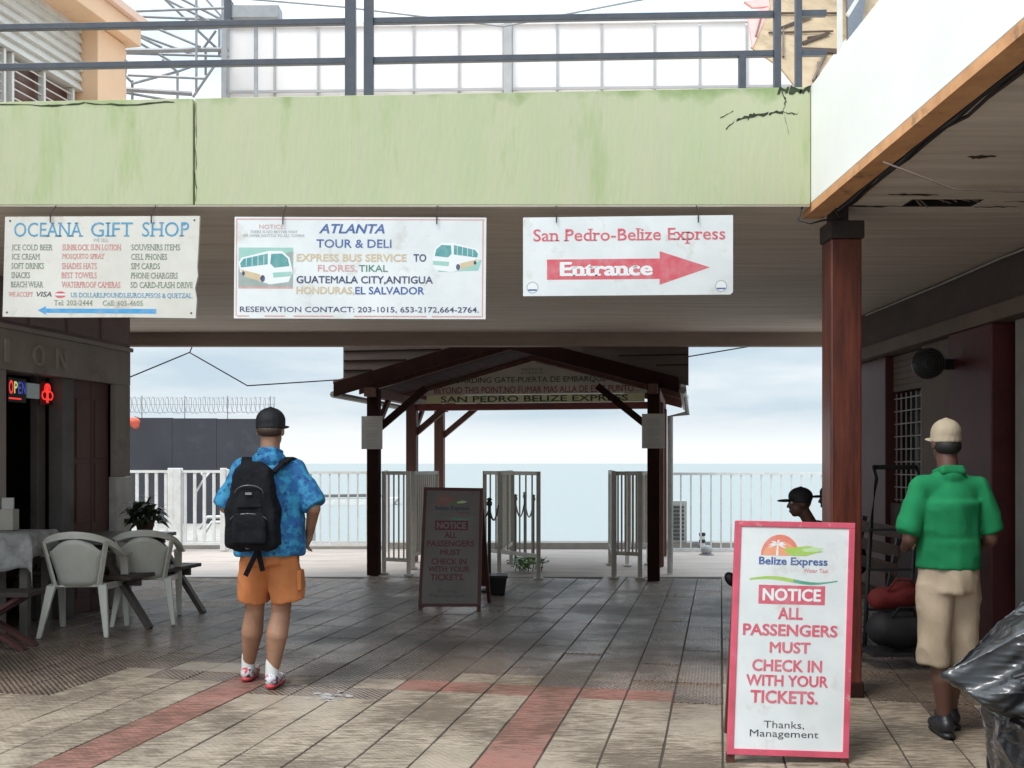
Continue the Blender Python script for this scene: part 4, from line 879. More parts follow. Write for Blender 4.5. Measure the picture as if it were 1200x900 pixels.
# laminated notices on the two front posts
PAP = mat('laminated_paper', (.5,.48,.44), (.42,.4,.37), .4, 6)
for x0, lb in ((-HW, 'grey laminated notice tied to the left front gazebo post'), (HW, 'grey laminated notice tied to the right front gazebo post')):
    r_ = root('posted_notice', g_(x0, -.1, 1.9), lb, 'notice', rz=R(-10))
    MB().box(x0-.145, x0+.145, -.093, -.085, 1.69, 2.13, GM).build('sheet', PAP, r_)
    M = MB()
    for k in range(11):
        if k in (3, 7): continue
        wd = random.uniform(.06,.11); M.add([g_(x0-wd,-.0945,2.07-k*.033), g_(x0+wd,-.0945,2.07-k*.033), g_(x0+wd,-.0945,2.057-k*.033), g_(x0-wd,-.0945,2.057-k*.033)], [(0,1,2,3)])
    M.build('print_lines', GRY, r_); MB().box(x0-.082, x0+.082, -.0845, .085, 1.74, 1.755, GM).build('strap', BLACK, r_)
# downpipe
dp = root('downpipe', g_(2.3, .4, 0), 'white rainwater downpipe cranked from the right gazebo eave to the ground', 'pipe')
MB().tube([g_(2.26,.9,2.42), g_(2.28,.9,2.18), g_(2.05,.9,2.14), g_(2.05,.9,.0)], .04, 8).build('pipe', FENCEW, dp, smooth=True)

# ------------------------------------------------------------------ fences and gates
def fence(name, A, B, z0, z1, sp, label, group, m=FENCEW, bw=.022, posts=(), topw=.05):
    A = Vector(A); B = Vector(B); L_ = (B-A).length; d = (B-A)/L_
    r_ = root(name, (A+B)/2, label, 'fence' if 'gate' not in name else 'gate', group)
    up = Vector((0,0,1))
    MB().beam(A+up*z1, B+up*z1, topw, .045).build('rail', m, r_); MB().beam(A+up*z0, B+up*z0, topw, .045).build('rail', m, r_)
    n_ = int(L_/sp)
    for i in range(n_+1):
        p_ = A+d*(i*L_/n_); MB().beam(p_+up*(z0+.02), p_+up*(z1-.02), bw, bw, up=(0,1,0)).build('bar', m, r_)
    for s_, w_ in posts:
        p_ = A+d*(s_*L_); MB().beam(p_, p_+up*(z1+.06), w_, w_, up=(0,1,0)).build('post', m, r_, bevel=.01)
    return r_
YF = 17.6
fence('dock_fence', ((-7.6),YF,0), (xr(262,YF),YF,0), .12, 1.36, .165, 'white steel bar fence on the dock in front of the dark wall, far left', 'white dock fences', bw=.045, posts=((0,.1),(.66,.1),(.705,.13),(1,.1)), topw=.07)
fence('dock_fence', (xr(266,YF),YF,0), (xr(452,YF),YF,0), .1, 1.34, .16, 'white thin-barred dock fence between the walking man and the gazebo', 'white dock fences', bw=.026, posts=((0,.07),(1,.07)))
fence('dock_fence', (xr(786,YF),YF,0), (xr(1010,YF),YF,0), -.04+.06, 1.32, .172, 'white thin-barred dock fence right of the gazebo before the sea', 'white dock fences', bw=.024, posts=((0,.06),(1,.07)))
def leaf(A, B, z0, z1, sp, label, m=GATE, fill=None):
    A = Vector(A); B = Vector(B); L_ = (B-A).length; d = (B-A)/L_; up = Vector((0,0,1))
    r_ = root('gate_leaf', A, label, 'gate', 'metal gate leaves standing open under the gazebo')
    for z in (z0, z1): MB().beam(A+up*z, B+up*z, .05, .05).build('rail', m, r_, bevel=.004)
    for p_ in (A, B): MB().beam(p_, p_+up*(z1+.025), .055, .055, up=(0,1,0)).build('stile', m, r_, bevel=.004)
    for p_ in (A, B): MB().box(p_.x-.06, p_.x+.06, p_.y-.06, p_.y+.06, 0, .02).build('foot_plate', m, r_)
    n_ = max(2, int(L_/(sp*.6)))
    for i in range(1, n_): p_ = A+d*(i*L_/n_); MB().beam(p_+up*(z0+.02), p_+up*(z1-.02), .022, .022, up=(0,1,0)).build('bar', m, r_)
    if fill: 
        a, b_ = fill; MB().beam(A+d*(a*L_)+up*((z0+z1)/2), A+d*(b_*L_)+up*((z0+z1)/2), .012, z1-z0-.06).build('infill_sheet', mat('gate_sheet', (.6,.55,.47), (.52,.48,.41), .6), r_)
    return r_
leaf((xr(450,13.9),13.9,0), (xr(479,13.75),13.75,0), .2, 1.37, .12, 'narrow beige gate leaf beside the left front gazebo post', mat('gate_light', (.7,.68,.62), (.6,.57,.51), .5))
leaf((xr(484,14.6),14.6,0), (xr(512,15.6),15.6,0), .2, 1.36, .14, 'beige gate leaf with solid sheet behind the shaded notice board', GATE, fill=(.1,.95))
leaf((xr(568,14.2),14.2,0), (xr(631,13.25),13.25,0), .3, 1.37, .2, 'wide open gate leaf with thin bars right of the shaded notice board')
leaf((xr(585,13.9),13.9,0), (xr(599,15.4),15.4,0), .3, 1.37, .22, 'end-on gate leaf with solid sheet behind the wide open leaf', GATE, fill=(.05,.95))
leaf((xr(715,15.2),15.2,0), (xr(719,13.35),13.35,0), .3, 1.375, .2, 'gate leaf folded back nearly edge-on left of the right gazebo post')
leaf((xr(720,13.5),13.5,0), (xr(750,13.3),13.3,0), .32, 1.37, .085, 'narrow close-barred gate leaf beside the right front gazebo post')
leaf((xr(735,15.0),15.0,0), (xr(760,15.2),15.2,0), .3, 1.36, .085, 'beige gate leaf standing behind the close-barred one by the right post', mat('gate_light', None), fill=(.4,.98))

# dark wall with razor wire behind the left fence
dw = root('dark_wall', (-8.2, 26, 0), 'tall charcoal barrier wall crowned with coiled razor wire beyond the left fence', 'wall')
DW = mat('charcoal_wall', (.026,.028,.036), (.036,.038,.047), .7, 1, dirt=(.09,.09,.1), dscale=.7, dlo=.6, dhi=.9)
for k in range(5): MB().box(-12+k*1.125, -12+k*1.125+1.117, 26, 26.12, -.1, 2.68-k*.012).build('panel', DW, dw)
M = MB(); pts = []
for i in range(760):
    a = i*.42; pts.append((-12+i*.0079, 26.06+.2*math.cos(a), 2.98+.2*math.sin(a)+.02*math.sin(i*.11)))
M.tube(pts, .007, 4, False); o = M.build('razor_wire', STEEL, dw)
for k in range(6): MB().tube([(-11.6+k*1.09,26.06,2.6),(-11.6+k*1.09,26.06,3.22)], .014, 5).build('wire_post', STEEL, dw)
for z in (2.8, 3.0, 3.17): MB().tube([(-12,26.06,z),(-6.0,26.06,z)], .005, 4).build('wire', STEEL, dw)
rb = root('red_float', P(158,494,25.4), 'small red-orange float hanging at the corner of the dark wall', 'float')
blob('float_body', [('ell', Vector((-.06,0,0)), (.2,.13,.11)), ('ell', Vector((.02,0,-.09)), (.1,.09,.1))], .03, mat('red_float', (.7,.12,.07)), rb)
MB().tube([P(158,494,25.4), P(158,494,25.4)+Vector((0,.3,.1)), P(158,488,26)], .01, 5).build('rope', BLACK, rb)
# white gangway rails seen through the fence
gw = root('gangway_rail', (xr(250,19.2),19.2,0), 'white tubular gangway handrails slanting behind the left dock fence', 'handrail')
for pts in ([(231,650,18.4),(229,577,19),(245,553,19)], [(234,620,19.2),(243,606,19.2),(300,605,19.2)], [(238,628,19.4),(248,612,19.4),(300,612,19.4)], [(245,553,19),(236,556,19)]):
    MB().tube([P(*q_) for q_ in pts], .03, 8).build('tube', FENCEW, gw, smooth=True)
for x_ in (262, 292): MB().tube([P(x_,606,19.2), (P(x_,606,19.2).x, 19.2, -.02)], .022, 6).build('tube', FENCEW, gw)
bt = root('pontoon_boat', P(405,590,60), 'long low white boat hull lying far out on the water between man and gazebo', 'boat')
c = P(400,590,60); hull = [(-3.2,0),(3.0,0),(3.4,.5),(-3.4,.35)]
MB().prism([(a, b_-.1) for a, b_ in hull], -.8, .8, lambda u, v, d: (c.x+u, 60+d, -.9+v)).build('hull', mat('boat_white', (.7,.7,.68)), bt)
MB().prism([(-2.2,.4),(2.4,.45),(2.2,.62),(-1.8,.56)], -.5, .5, lambda u, v, d: (c.x+u, 60+d, -.9+v)).build('deck', mat('boat_dark', (.12,.12,.12)), bt)
# louvred unit and small items by the right fence
ab = root('louvred_unit', (xr(795,18.25),18.2,.1), 'grey louvred cabinet standing behind the right fence post', 'cabinet')
MB().box(xr(786,18.2), xr(803.5,18.2), 18.06, 18.45, .1, .84).build('case', mat('cab_grey', (.5,.5,.47), (.4,.4,.38), .6), ab, bevel=.01)
for k in range(9): MB().box(xr(788,18.05), xr(801.5,18.05), 18.03, 18.058, .15+k*.07, .19+k*.07).build('louvre', mat('louvre_dark', (.08,.08,.075)), ab)
bl = root('deck_fitting', G(823,646), 'small black-and-white striped deck fitting behind the right fence bars', 'fitting')
q_ = G(823,646); q_ = Vector((xr(823,17.9), 17.9, -.01))
for k in range(5): MB().lathe(q_+Vector((0,0,k*.06)), [(.05-.005*(k%2),0),(.06-.01*(k%2),.02),(.05,.059)], 10).build('ring', BLACK if k % 2 == 0 else FENCEW, bl)
for s_ in (-1, 1): MB().box(q_.x+s_*.12-.05, q_.x+s_*.12+.05, q_.y-.02, q_.y+.02, .1, .13).build('arm', STEEL, bl)
bo = root('round_lamp', (xr(828,16.9),16.9,0), 'small grey round dome lamp on the dock before the right fence', 'lamp')
MB().lathe((xr(828,16.9),16.9,-.01), [(.05,0),(.08,.03),(.1,.08),(.085,.13),(.04,.16)], 14).build('dome', mat('dome_grey', (.4,.4,.4)), bo, smooth=True)
MB().lathe((xr(828,16.9),16.9,-.011), [(.12,0),(.12,.02)], 14).build('base_ring', STEEL, bo)

# stanchions and rope
def stanchion(x, y, h_, m, label):
    r_ = root('rope_stanchion', (x, y, 0), label, 'stanchion', 'rope stanchions by the gates')
    MB().lathe((x,y,0), [(.14,0),(.14,.02),(.04,.05)], 14).build('base', m, r_); MB().lathe((x,y,.03), [(.02,0),(.02,h_-.1),(.032,h_-.09),(.032,h_-.05),(.02,h_-.04),(.035,h_-.02),(.01,h_)], 10).build('pole', m, r_)
    return r_
BKM = mat('black_metal', (.02,.02,.022), None, .4); GNM = mat('green_grey_metal', (.16,.18,.15), None, .5)
stanchion(xr(573.5,12.0), 12.0, 1.07, BKM, 'black rope stanchion right beside the shaded notice board')
stanchion(xr(604,15.7), 15.7, 1.0, GNM, 'greenish rope stanchion left of a pair, behind the gate leaf')
stanchion(xr(615,16.2), 16.2, 1.02, GNM, 'middle greenish rope stanchion behind the gate leaf')
stanchion(xr(625,15.5), 15.5, 1.0, GNM, 'greenish rope stanchion just left of the gate stile')
def rope(A, B, sag, label):
    A = Vector(A); B = Vector(B); pts = []
    for k in range(13): t_ = k/12; p_ = A.lerp(B, t_); p_.z -= sag*4*t_*(1-t_); pts.append(p_)
    tag(MB().tube(pts, .012, 6).build('barrier_rope', BKM, smooth=True), label, 'rope')
rope((xr(573.5,12),12,.98), (xr(584,12.6),12.6,.98), .16, 'black rope drooping right from the black stanchion'); rope((xr(573.5,12),12,.98), (xr(563,12.4),12.4,.95), .1, 'black rope drooping left behind the notice board')
rope((xr(604,15.7),15.7,.92), (xr(615,16.2),16.2,.92), .25, 'rope drooping between the left and middle greenish stanchions'); rope((xr(615,16.2),16.2,.92), (xr(625,15.5),15.5,.92), .25, 'rope drooping between the middle and right greenish stanchions')
# black pot beside the board
pt = root('planter_pot', (xr(580,12.1),12.1,0), 'square black planter pot at the foot of the black stanchion', 'pot')
c = Vector((xr(581,11.75),11.75,0)); 
MB().hexa([c+Vector(v) for v in ((-.1,-.1,0),(.1,-.1,0),(.1,.1,0),(-.1,.1,0))], [c+Vector(v) for v in ((-.13,-.13,.2),(.13,-.13,.2),(.13,.13,.2),(-.13,.13,.2))]).build('pot', BKM, pt, bevel=.005)
MB().box(c.x-.14, c.x+.14, c.y-.14, c.y+.14, .2, .225).build('rim', BKM, pt, bevel=.005)

# plants
def leaves(M, c, n, rad, ln, wd, up=.6, flat=1):
    for k in range(n):
        a = random.uniform(0, 6.283); el = random.uniform(-.2, up); d = Vector((math.cos(a)*math.cos(el), math.sin(a)*math.cos(el), math.sin(el)*1.2)).normalized()
        b0 = Vector(c)+Vector((random.uniform(-1,1)*rad*.5, random.uniform(-1,1)*rad*.4, random.random()*rad*flat)); s_ = ln*random.uniform(.6,1.2); sd_ = d.cross(Vector((0,0,1))).normalized()*wd*random.uniform(.7,1.2)
        mid = b0+d*s_*.5+Vector((0,0,s_*.12)); tip = b0+d*s_-Vector((0,0,s_*.2))
        M.add([b0, mid-sd_, mid, mid+sd_, tip], [(0,2,1),(0,3,2),(1,2,4),(2,3,4)])
LEAF = mat('leaf_green', (.05,.12,.03), (.09,.17,.04), .45, 20); LEAFD = mat('leaf_dark', (.025,.05,.02), (.04,.07,.03), .4, 20)
pg = root('low_plant', (xr(618,14.2),14.2,0), 'low bright green plant creeping at the foot of the open gate leaf', 'plant')
M = MB(); 
for q_ in range(7): leaves(M, (xr(604+q_*5,14.3)+random.uniform(-.05,.05), 14.2+random.uniform(-.2,.3), .02), 14, .14, .13, .03, 1.2)
M.build('foliage', mat('bright_leaf', (.12,.25,.06), (.2,.32,.1), .5, 20), pg)
M = MB(); [M.tube([(xr(604+q_*5,14.3),14.2,0),(xr(604+q_*5,14.3)+.02,14.2,.12)], .006, 5) for q_ in range(7)]; M.build('stem', LEAFD, pg)

# ------------------------------------------------------------------ tables and chairs at left
def picnic():
    c = Vector((-3.98, 9.95, 0)); rz = R(-11)
    r_ = root('picnic_table', c, 'dark wooden picnic table with attached bench by the shop corner', 'table', rz=rz); T = ROOTM[r_.name]
    PW = mat('picnic_wood', (.1,.08,.065), (.07,.055,.045), .6, 3, stretch=(8,1,8), bump=.2); PT = mat('picnic_top', (.2,.2,.185), (.15,.15,.14), .35, 4)
    for k in range(5): MB().box(-.42+k*.17, -.42+k*.17+.162, -.65, .65, .765, .8, T).build('top_plank', PT, r_, bevel=.004)
    for s_ in (-1, 1):
        for k in range(2):
            x0 = s_*.57+(-.13 if k == 0 else .005); MB().box(x0, x0+.125, -.65, .65, .45, .485, T).build('seat_plank', PW, r_, bevel=.004)
        for y0 in (-.5, .5): MB().beam(T@Vector((s_*.28,y0,.76)), T@Vector((s_*.8,y0,0)), .045, .09, up=(0,1,0)).build('leg', PW, r_)
    for y0 in (-.455, .455): MB().box(-.68, .68, y0-.02, y0+.02, .38, .449, T).build('cross_beam', PW, r_); MB().box(-.4, .4, y0-.02, y0+.02, .7, .764, T).build('cross_beam', PW, r_)
    return r_
picnic()
# potted plant on the picnic table
pp = root('potted_plant', (xr(172,10.5),10.5,.8), 'dark bushy potted plant on the picnic table at the shop corner', 'plant')
c = Vector((xr(170,10.4),10.4,.8)); MB().lathe(c, [(.07,0),(.1,.12),(.11,.13)], 14).build('pot', mat('clay', (.12,.06,.04)), pp)
M = MB(); leaves(M, c+Vector((0,0,.08)), 130, .26, .24, .032, 1.0, .5); M.build('foliage', LEAFD, pp)
M = MB(); [M.tube([c+Vector((0,0,.1)), c+Vector((random.uniform(-.12,.12),random.uniform(-.1,.1),.26))], .005, 5) for k in range(6)]; M.build('stem', LEAFD, pp)

def chair():
    r_ = root('plastic_chair', (0,0,0), 'x', 'chair', 'white moulded plastic armchairs')
    # local frame: front = +y, back = -y; seat height .43
    def rbox(nm, pts, th):
        pass
    M = MB(); nx, ny = 8, 8; vs = []; fs = []
    for sgn in (0, 1):
        for j in range(ny+1):
            for i in range(nx+1):
                u = i/nx*2-1; v = j/ny; hw = .205+.035*v; z = .425-.018*(1-u*u)*(math.sin(math.pi*v))-(.03*max(0, v-.85)/.15)-sgn*.018
                vs.append((u*hw, -.2+v*.44, z))
    o_ = (nx+1)*(ny+1)
    for j in range(ny):
        for i in range(nx):
            a = j*(nx+1)+i; fs.append((a,a+1,a+nx+2,a+nx+1)); fs.append((a+o_,a+o_+nx+1,a+o_+nx+2,a+o_+1))
    for i in range(nx):
        fs.append((i, i+o_, i+1+o_, i+1)); a = ny*(nx+1)+i; fs.append((a,a+1,a+1+o_,a+o_))
    for j in range(ny):
        a = j*(nx+1); fs.append((a,a+nx+1,a+nx+1+o_,a+o_)); a += nx; fs.append((a,a+o_,a+nx+1+o_,a+nx+1))
    M.add(vs, fs); M.build('seat', PLASTIC, r_, smooth=True)
    # solid centre panel of the back, tapering down, curved
    M = MB(); vs = []; fs = []
    for sgn in (0, 1):
        for j in range(9):
            v = j/8; hw = .14+.085*v if v < .7 else .2-.075*((v-.7)/.3)**2
            for i in range(9):
                u = i/8*2-1; z = .42+v*.40-.045*u*u*(v > .8); y = -.215-.1*v+.05*u*u*(1)-sgn*.014; vs.append((u*hw, y, z))
    for j in range(8):
        for i in range(8):
            a = j*9+i; fs.append((a,a+1,a+10,a+9)); fs.append((a+81,a+90,a+91,a+82))
    for i in range(8): fs.append((i,i+81,i+82,i+1)); a = 72+i; fs.append((a,a+1,a+82,a+81))
    for j in range(8): a = j*9; fs.append((a,a+9,a+90,a+81)); a += 8; fs.append((a,a+81,a+90,a+9))
    M.add(vs, fs); M.build('backrest', PLASTIC, r_, smooth=True)
    # wide bowed rim that becomes the arms
    M = MB(); pts = [Vector((-.285,.2,.655)), Vector((-.29,.1,.665)), Vector((-.292,.0,.668))]
    for k in range(25):
        a = -math.pi/2+math.pi*k/24; pts.append(Vector((.29*math.sin(a), -.07-.25*math.cos(a)**.8 if math.cos(a) > 1e-6 else -.07, .67+.185*max(0, math.cos(a))**.85)))
    pts += [Vector((.292,.0,.668)), Vector((.29,.1,.665)), Vector((.285,.2,.655))]
    k0 = len(M.v); sec = [(-.032,-.016),(-.032,.008),(-.02,.018),(.02,.018),(.032,.008),(.032,-.016)]
    for i, q in enumerate(pts):
        d = (pts[min(i+1,len(pts)-1)]-pts[max(i-1,0)]).normalized(); out = Vector((q.x, q.y*.8, 0)).normalized() if abs(q.x) > .28 or True else None
        up_ = d.cross(out).normalized(); up_ = up_ if up_.z > 0 else -up_
        tl_ = max(0, (q.z-.68)/.17); o2_ = out*(1-.5*tl_)-up_*.0; 
        for a, b in sec: M.v.append(q+out*(a*(1-.55*tl_))+up_*(b*(1+.7*tl_)))
    for i in range(len(pts)-1):
        for j in range(6): M.f.append((k0+i*6+j, k0+i*6+(j+1)%6, k0+(i+1)*6+(j+1)%6, k0+(i+1)*6+j)); M.mi.append(0)
    M.f.append(tuple(k0+j for j in range(6))); M.f.append(tuple(k0+(len(pts)-1)*6+j for j in range(6))); M.mi += [0, 0]
    M.build('arm_rim', PLASTIC, r_)
    for s_ in (-1, 1):
        MB().hexa([Vector(v) for v in ((s_*.255-.02,.26,0),(s_*.255+.02,.26,0),(s_*.255+.02,.3,0),(s_*.255-.02,.3,0))], [Vector(v) for v in ((s_*.25-.035,.17,.66),(s_*.25+.035,.17,.66),(s_*.25+.035,.215,.66),(s_*.25-.035,.215,.66))]).build('leg', PLASTIC, r_, bevel=.008)
        MB().hexa([Vector(v) for v in ((s_*.25-.018,-.35,0),(s_*.25+.018,-.35,0),(s_*.25+.018,-.31,0),(s_*.25-.018,-.31,0))], [Vector(v) for v in ((s_*.19-.035,-.24,.43),(s_*.19+.035,-.24,.43),(s_*.19+.035,-.19,.43),(s_*.19-.035,-.19,.43))]).build('leg', PLASTIC, r_, bevel=.008)
        MB().beam((s_*.2,-.2,.41), (s_*.24,.2,.4), .03, .05).build('seat_rail', PLASTIC, r_)
        MB().beam((s_*.165,-.22,.42), (s_*.235,-.285,.80), .035, .02).build('back_stay', PLASTIC, r_)
    return r_
ch = chair()
c1 = ch; c2 = copy_tree(ch)
c1.location = G(100, 740); c1.rotation_euler = (0,0,R(6)); c1.scale = (1.12,1.05,1.03); c1['label'] = 'off-white plastic armchair nearest the camera, left one of the pair at the tables'
c2.location = G(172, 727); c2.rotation_euler = (0,0,R(14)); c2.scale = (1.08,1.05,1.0); c2['label'] = 'off-white plastic armchair right of the pair, back to the camera before the picnic table'
# cloth-covered side table with items
ct = root('side_table', (-4.35, 8.95, 0), 'tall grey-legged table with grey cloth at the left edge', 'table')
LG = mat('grey_leg', (.14,.13,.115), (.11,.1,.09), .6)
MB().box(-4.8, -4.08, 8.7, 9.2, .84, .9).build('table_top', LG, ct, bevel=.005)
for x_ in (-4.72, -4.16):
    for y_ in (8.75, 9.15): MB().box(x_-.035, x_+.035, y_-.035, y_+.035, 0, .84).build('leg', LG, ct, bevel=.004)
M = MB(); n_ = 24; vs = []
for j in range(n_+1):
    for i in range(n_+1):
        u, v = i/n_, j/n_; x = -4.83+u*.86; y = 8.62+max(0, v-.35)*.85; z = .912+.006*noise.noise(Vector((x*9,y*9,0)))
        if v < .35: k = (.35-v)/.35; y = 8.62-.02*k+.035*k*noise.noise(Vector((u*9, k*1.5, 2))); z = .912-k*(.30+.05*noise.noise(Vector((u*4, 0, 7))))
        if u > .9: q_ = (u-.9)/.1; x = -4.83+.9*.86+.02*q_+.02*noise.noise(Vector((y*9, q_, 5))); z -= q_*.2
        vs.append((x, y, z))
M.add(vs, [(j*(n_+1)+i, j*(n_+1)+i+1, (j+1)*(n_+1)+i+1, (j+1)*(n_+1)+i) for j in range(n_) for i in range(n_)])
clo = M.build('tablecloth', mat('grey_cloth', (.4,.4,.38), (.2,.2,.2), .8, 9), smooth=True); tag(clo, 'crumpled grey cloth draped over the side table at the left edge', 'cloth')
sm = clo.modifiers.new('s', 'SOLIDIFY'); sm.thickness = .004
tb = root('tissue_box', (-4.4, 8.95, .92), 'pale tissue box on the cloth-covered table', 'box'); MB().box(-4.47,-4.33,8.88,9.0,.918,1.1).build('box', mat('pale_box', (.5,.47,.4)), tb, bevel=.006); MB().box(-4.45,-4.35,8.93,8.95,1.1,1.2).build('tissue', mat('tissue', (.55,.55,.53)), tb)
cp = root('cup', (-4.58, 8.9, .92), 'pinkish cup at the far left on the cloth-covered table', 'cup'); MB().lathe((-4.56,8.9,.916), [(.05,0),(.07,.2)], 14).build('cup_body', mat('pink_cup', (.45,.22,.18)), cp); MB().lathe((-4.56,8.9,1.117), [(.074,0),(.074,.02)], 14).build('rim', mat('cup_rim', (.6,.5,.45)), cp)
# folding trestle bench in the dark at far left
fb = root('trestle_bench', (-4.25, 8.3, 0), 'dark crossed-leg wooden bench in shadow at the left edge', 'bench')
MB().box(-4.75, -3.85, 8.15, 8.45, .43, .47).build('seat', mat('bench_dark', (.05,.035,.03)), fb, bevel=.005)
for y_ in (8.2, 8.4):
    MB().beam((-4.6,y_,.43), (-3.9,y_,.0), .03, .07, up=(0,1,0)).build('leg', mat('bench_red', (.1,.035,.03)), fb); MB().beam((-3.95,y_+.035,.43), (-4.65,y_+.035,.0), .03, .07, up=(0,1,0)).build('leg', mat('bench_red', None), fb)

# ------------------------------------------------------------------ bench and things in the right-hand shade
bn = root('wall_bench', (2.9, 9.2, 0), 'dark slatted bench under the seated men behind the column', 'bench')
BW = mat('bench_wood', (.09,.05,.035), (.06,.035,.025), .6, 4)
for k in range(4): MB().box(2.62+k*.12, 2.62+k*.12+.1, 8.35, 10.4, .43, .46).build('seat_slat', BW, bn, bevel=.004)
for k in range(3): MB().box(3.12+k*.025, 3.145+k*.025, 8.35, 10.4, .58+k*.15, .68+k*.15).build('back_slat', BW, bn, bevel=.004)
for y_ in (8.45, 9.35, 10.3):
    for x_ in (2.66, 3.06): MB().box(x_, x_+.06, y_-.03, y_+.03, 0, .429).build('leg', BKM, bn)
    MB().beam((3.1,y_,.43), (3.22,y_,1.02), .04, .04).build('back_post', BKM, bn)
lt2 = root('luggage_trolley', (3.15, 7.75, 0), 'black luggage trolley with a curved handle in the shade between column and man in green', 'trolley')
for s_ in (0, .42):
    MB().tube([(2.92+s_*.8,7.7,.08),(2.95+s_*.8,7.72,.6),(3.0+s_*.8,7.78,1.05),(3.08+s_*.8,7.9,1.38),(3.11+s_*.8,8.05,1.47)], .016, 8).build('frame_tube', BKM, lt2, smooth=True)
MB().tube([(3.11,8.05,1.47),(3.11+.336,8.05,1.47)], .018, 8).build('handle', BKM, lt2)
for z_ in (.4,.7,1.0): MB().beam((2.95,7.72,z_), (3.28,7.72,z_), .03, .02).build('cross_bar', BKM, lt2)
lt2.location.x -= .27
MB().box(2.88, 3.34, 7.4, 7.72, .1, .13).build('toe_plate', BKM, lt2)
for x_ in (2.88, 3.36): MB().lathe((x_,7.78,.1), [(.1,-.02),(.1,.02)], 16, Matrix.Rotation(R(90),4,'Y')).build('wheel', BLACK, lt2)
bg1 = root('duffel_bag', (3.12,7.5,.13), 'black bag standing on the luggage trolley', 'bag'); blob('bag_body', [('cap', (-.12,0,.16), .13, (.14,0,.16), .13), ('ell',(0,0,.14),(.2,.13,.13))], .02, mat('black_cloth', (.015,.015,.017), None, .7), bg1, wrinkle=.008); MB().tube([(3.02,7.42,.38),(3.06,7.38,.46),(3.16,7.38,.46),(3.2,7.42,.38)], .01, 6).build('strap', BLACK, bg1)
bg2 = root('duffel_bag', (3.1,7.5,.43), 'bright red bag lying on top of the black bag', 'bag'); blob('bag_body', [('cap', (-.14,0,.08), .08, (.13,0,.1), .075), ('ell',(.05,0,.13),(.12,.09,.07))], .015, mat('red_bag', (.2,.014,.014), (.13,.01,.01), .8), bg2, wrinkle=.008); MB().tube([(3.0,7.44,.58),(3.05,7.4,.66),(3.15,7.4,.66),(3.2,7.44,.6)], .01, 6).build('strap', mat('red_bag', None), bg2)

bg1.location.x -= .27; bg2.location.x -= .27
# ------------------------------------------------------------------ people
def hand(w, d, side, curl=.5, up=Vector((0,0,1)), s=1.0):
    """palm from wrist w along d; side = direction the thumb leaves; fingers curl towards n"""
    w = Vector(w); d = Vector(d).normalized(); side = Vector(side); side = (side-d*side.dot(d)).normalized(); n = d.cross(side).normalized()
    parts = [('cap', w, .026*s, w+d*.04*s, .03*s, (1,1)), ('cap', w+d*.045*s-side*.014*s, .022*s, w+d*.085*s-side*.018*s, .017*s), ('cap', w+d*.045*s+side*.014*s, .022*s, w+d*.085*s+side*.016*s, .017*s)]
    for k, l_ in enumerate((.065,.078,.072,.055)):
        o_ = side*(.03-.02*k)*s; a = w+d*.09*s+o_; c_ = curl*(.8+.12*k)
        b_ = a+(d*math.cos(c_)+n*math.sin(c_))*l_*.5*s; e_ = b_+(d*math.cos(2*c_)+n*math.sin(2*c_))*l_*.5*s
        parts += [('cap', a, .0095*s, b_, .0088*s), ('cap', b_, .0088*s, e_, .0075*s)]
    a = w+d*.03*s+side*.026*s; b_ = a+(d*.6+side*.7+n*.35).normalized()*.035*s; e_ = b_+(d*.85+side*.25+n*.4).normalized()*.03*s
    parts += [('cap', a, .013*s, b_, .011*s), ('cap', b_, .0105*s, e_, .0085*s)]
    return parts
def head_parts(c, fwd, s=1.0):          # c = head centre, fwd = facing direction
    c = Vector(c); f_ = Vector(fwd).normalized(); s_ = f_.cross(Vector((0,0,1))).normalized(); u = Vector((0,0,1)); az = math.atan2(f_.y, f_.x)-math.pi/2
    pr = [('ell', c+u*.025, (.075,.095,.098), (0,0,az)), ('ell', c+f_*.022-u*.045, (.058,.07,.07), (0,0,az)), ('ell', c+f_*.05-u*.095, (.03,.03,.022), (0,0,az)),
          ('cap', c+f_*.092+u*.015, .010, c+f_*.11-u*.028, .014), ('ell', c+f_*.085-u*.062, (.024,.016,.008), (0,0,az)), ('ell', c+f_*.085-u*.075, (.021,.016,.008), (0,0,az)), ('cap', c+f_*.082+s_*.035+u*.03, .012, c+f_*.082-s_*.035+u*.03, .012)]
    for k in (-1, 1): pr += [('ell', c+s_*k*.078-f_*.005-u*.01, (.010,.02,.032), (0,0,az))]
    if s != 1:
        o_ = []
        for p in pr:
            if p[0] == 'ell': o_.append(('ell', c+(p[1]-c)*s, tuple(q*s for q in p[2]), p[3]))
            else: o_.append(('cap', c+(p[1]-c)*s, p[2]*s, c+(p[3]-c)*s, p[4]*s))
        pr = o_
    return pr
def eyes(r_, c, fwd):
    c = Vector(c); f_ = Vector(fwd).normalized(); s_ = f_.cross(Vector((0,0,1))).normalized()
    for k in (-1, 1): blob('eye', [('ell', c+f_*.084+s_*k*.03+Vector((0,0,.008)), (.012,.012,.012))], .003, mat('eye_white', (.5,.5,.48), None, .2), r_, smooth=0)

SKIN1 = mat('tanned_skin', (.37,.2,.125), (.28,.14,.085), .5, 8); SKIN2 = mat('dark_skin', (.12,.055,.036), (.095,.042,.028), .5, 8)
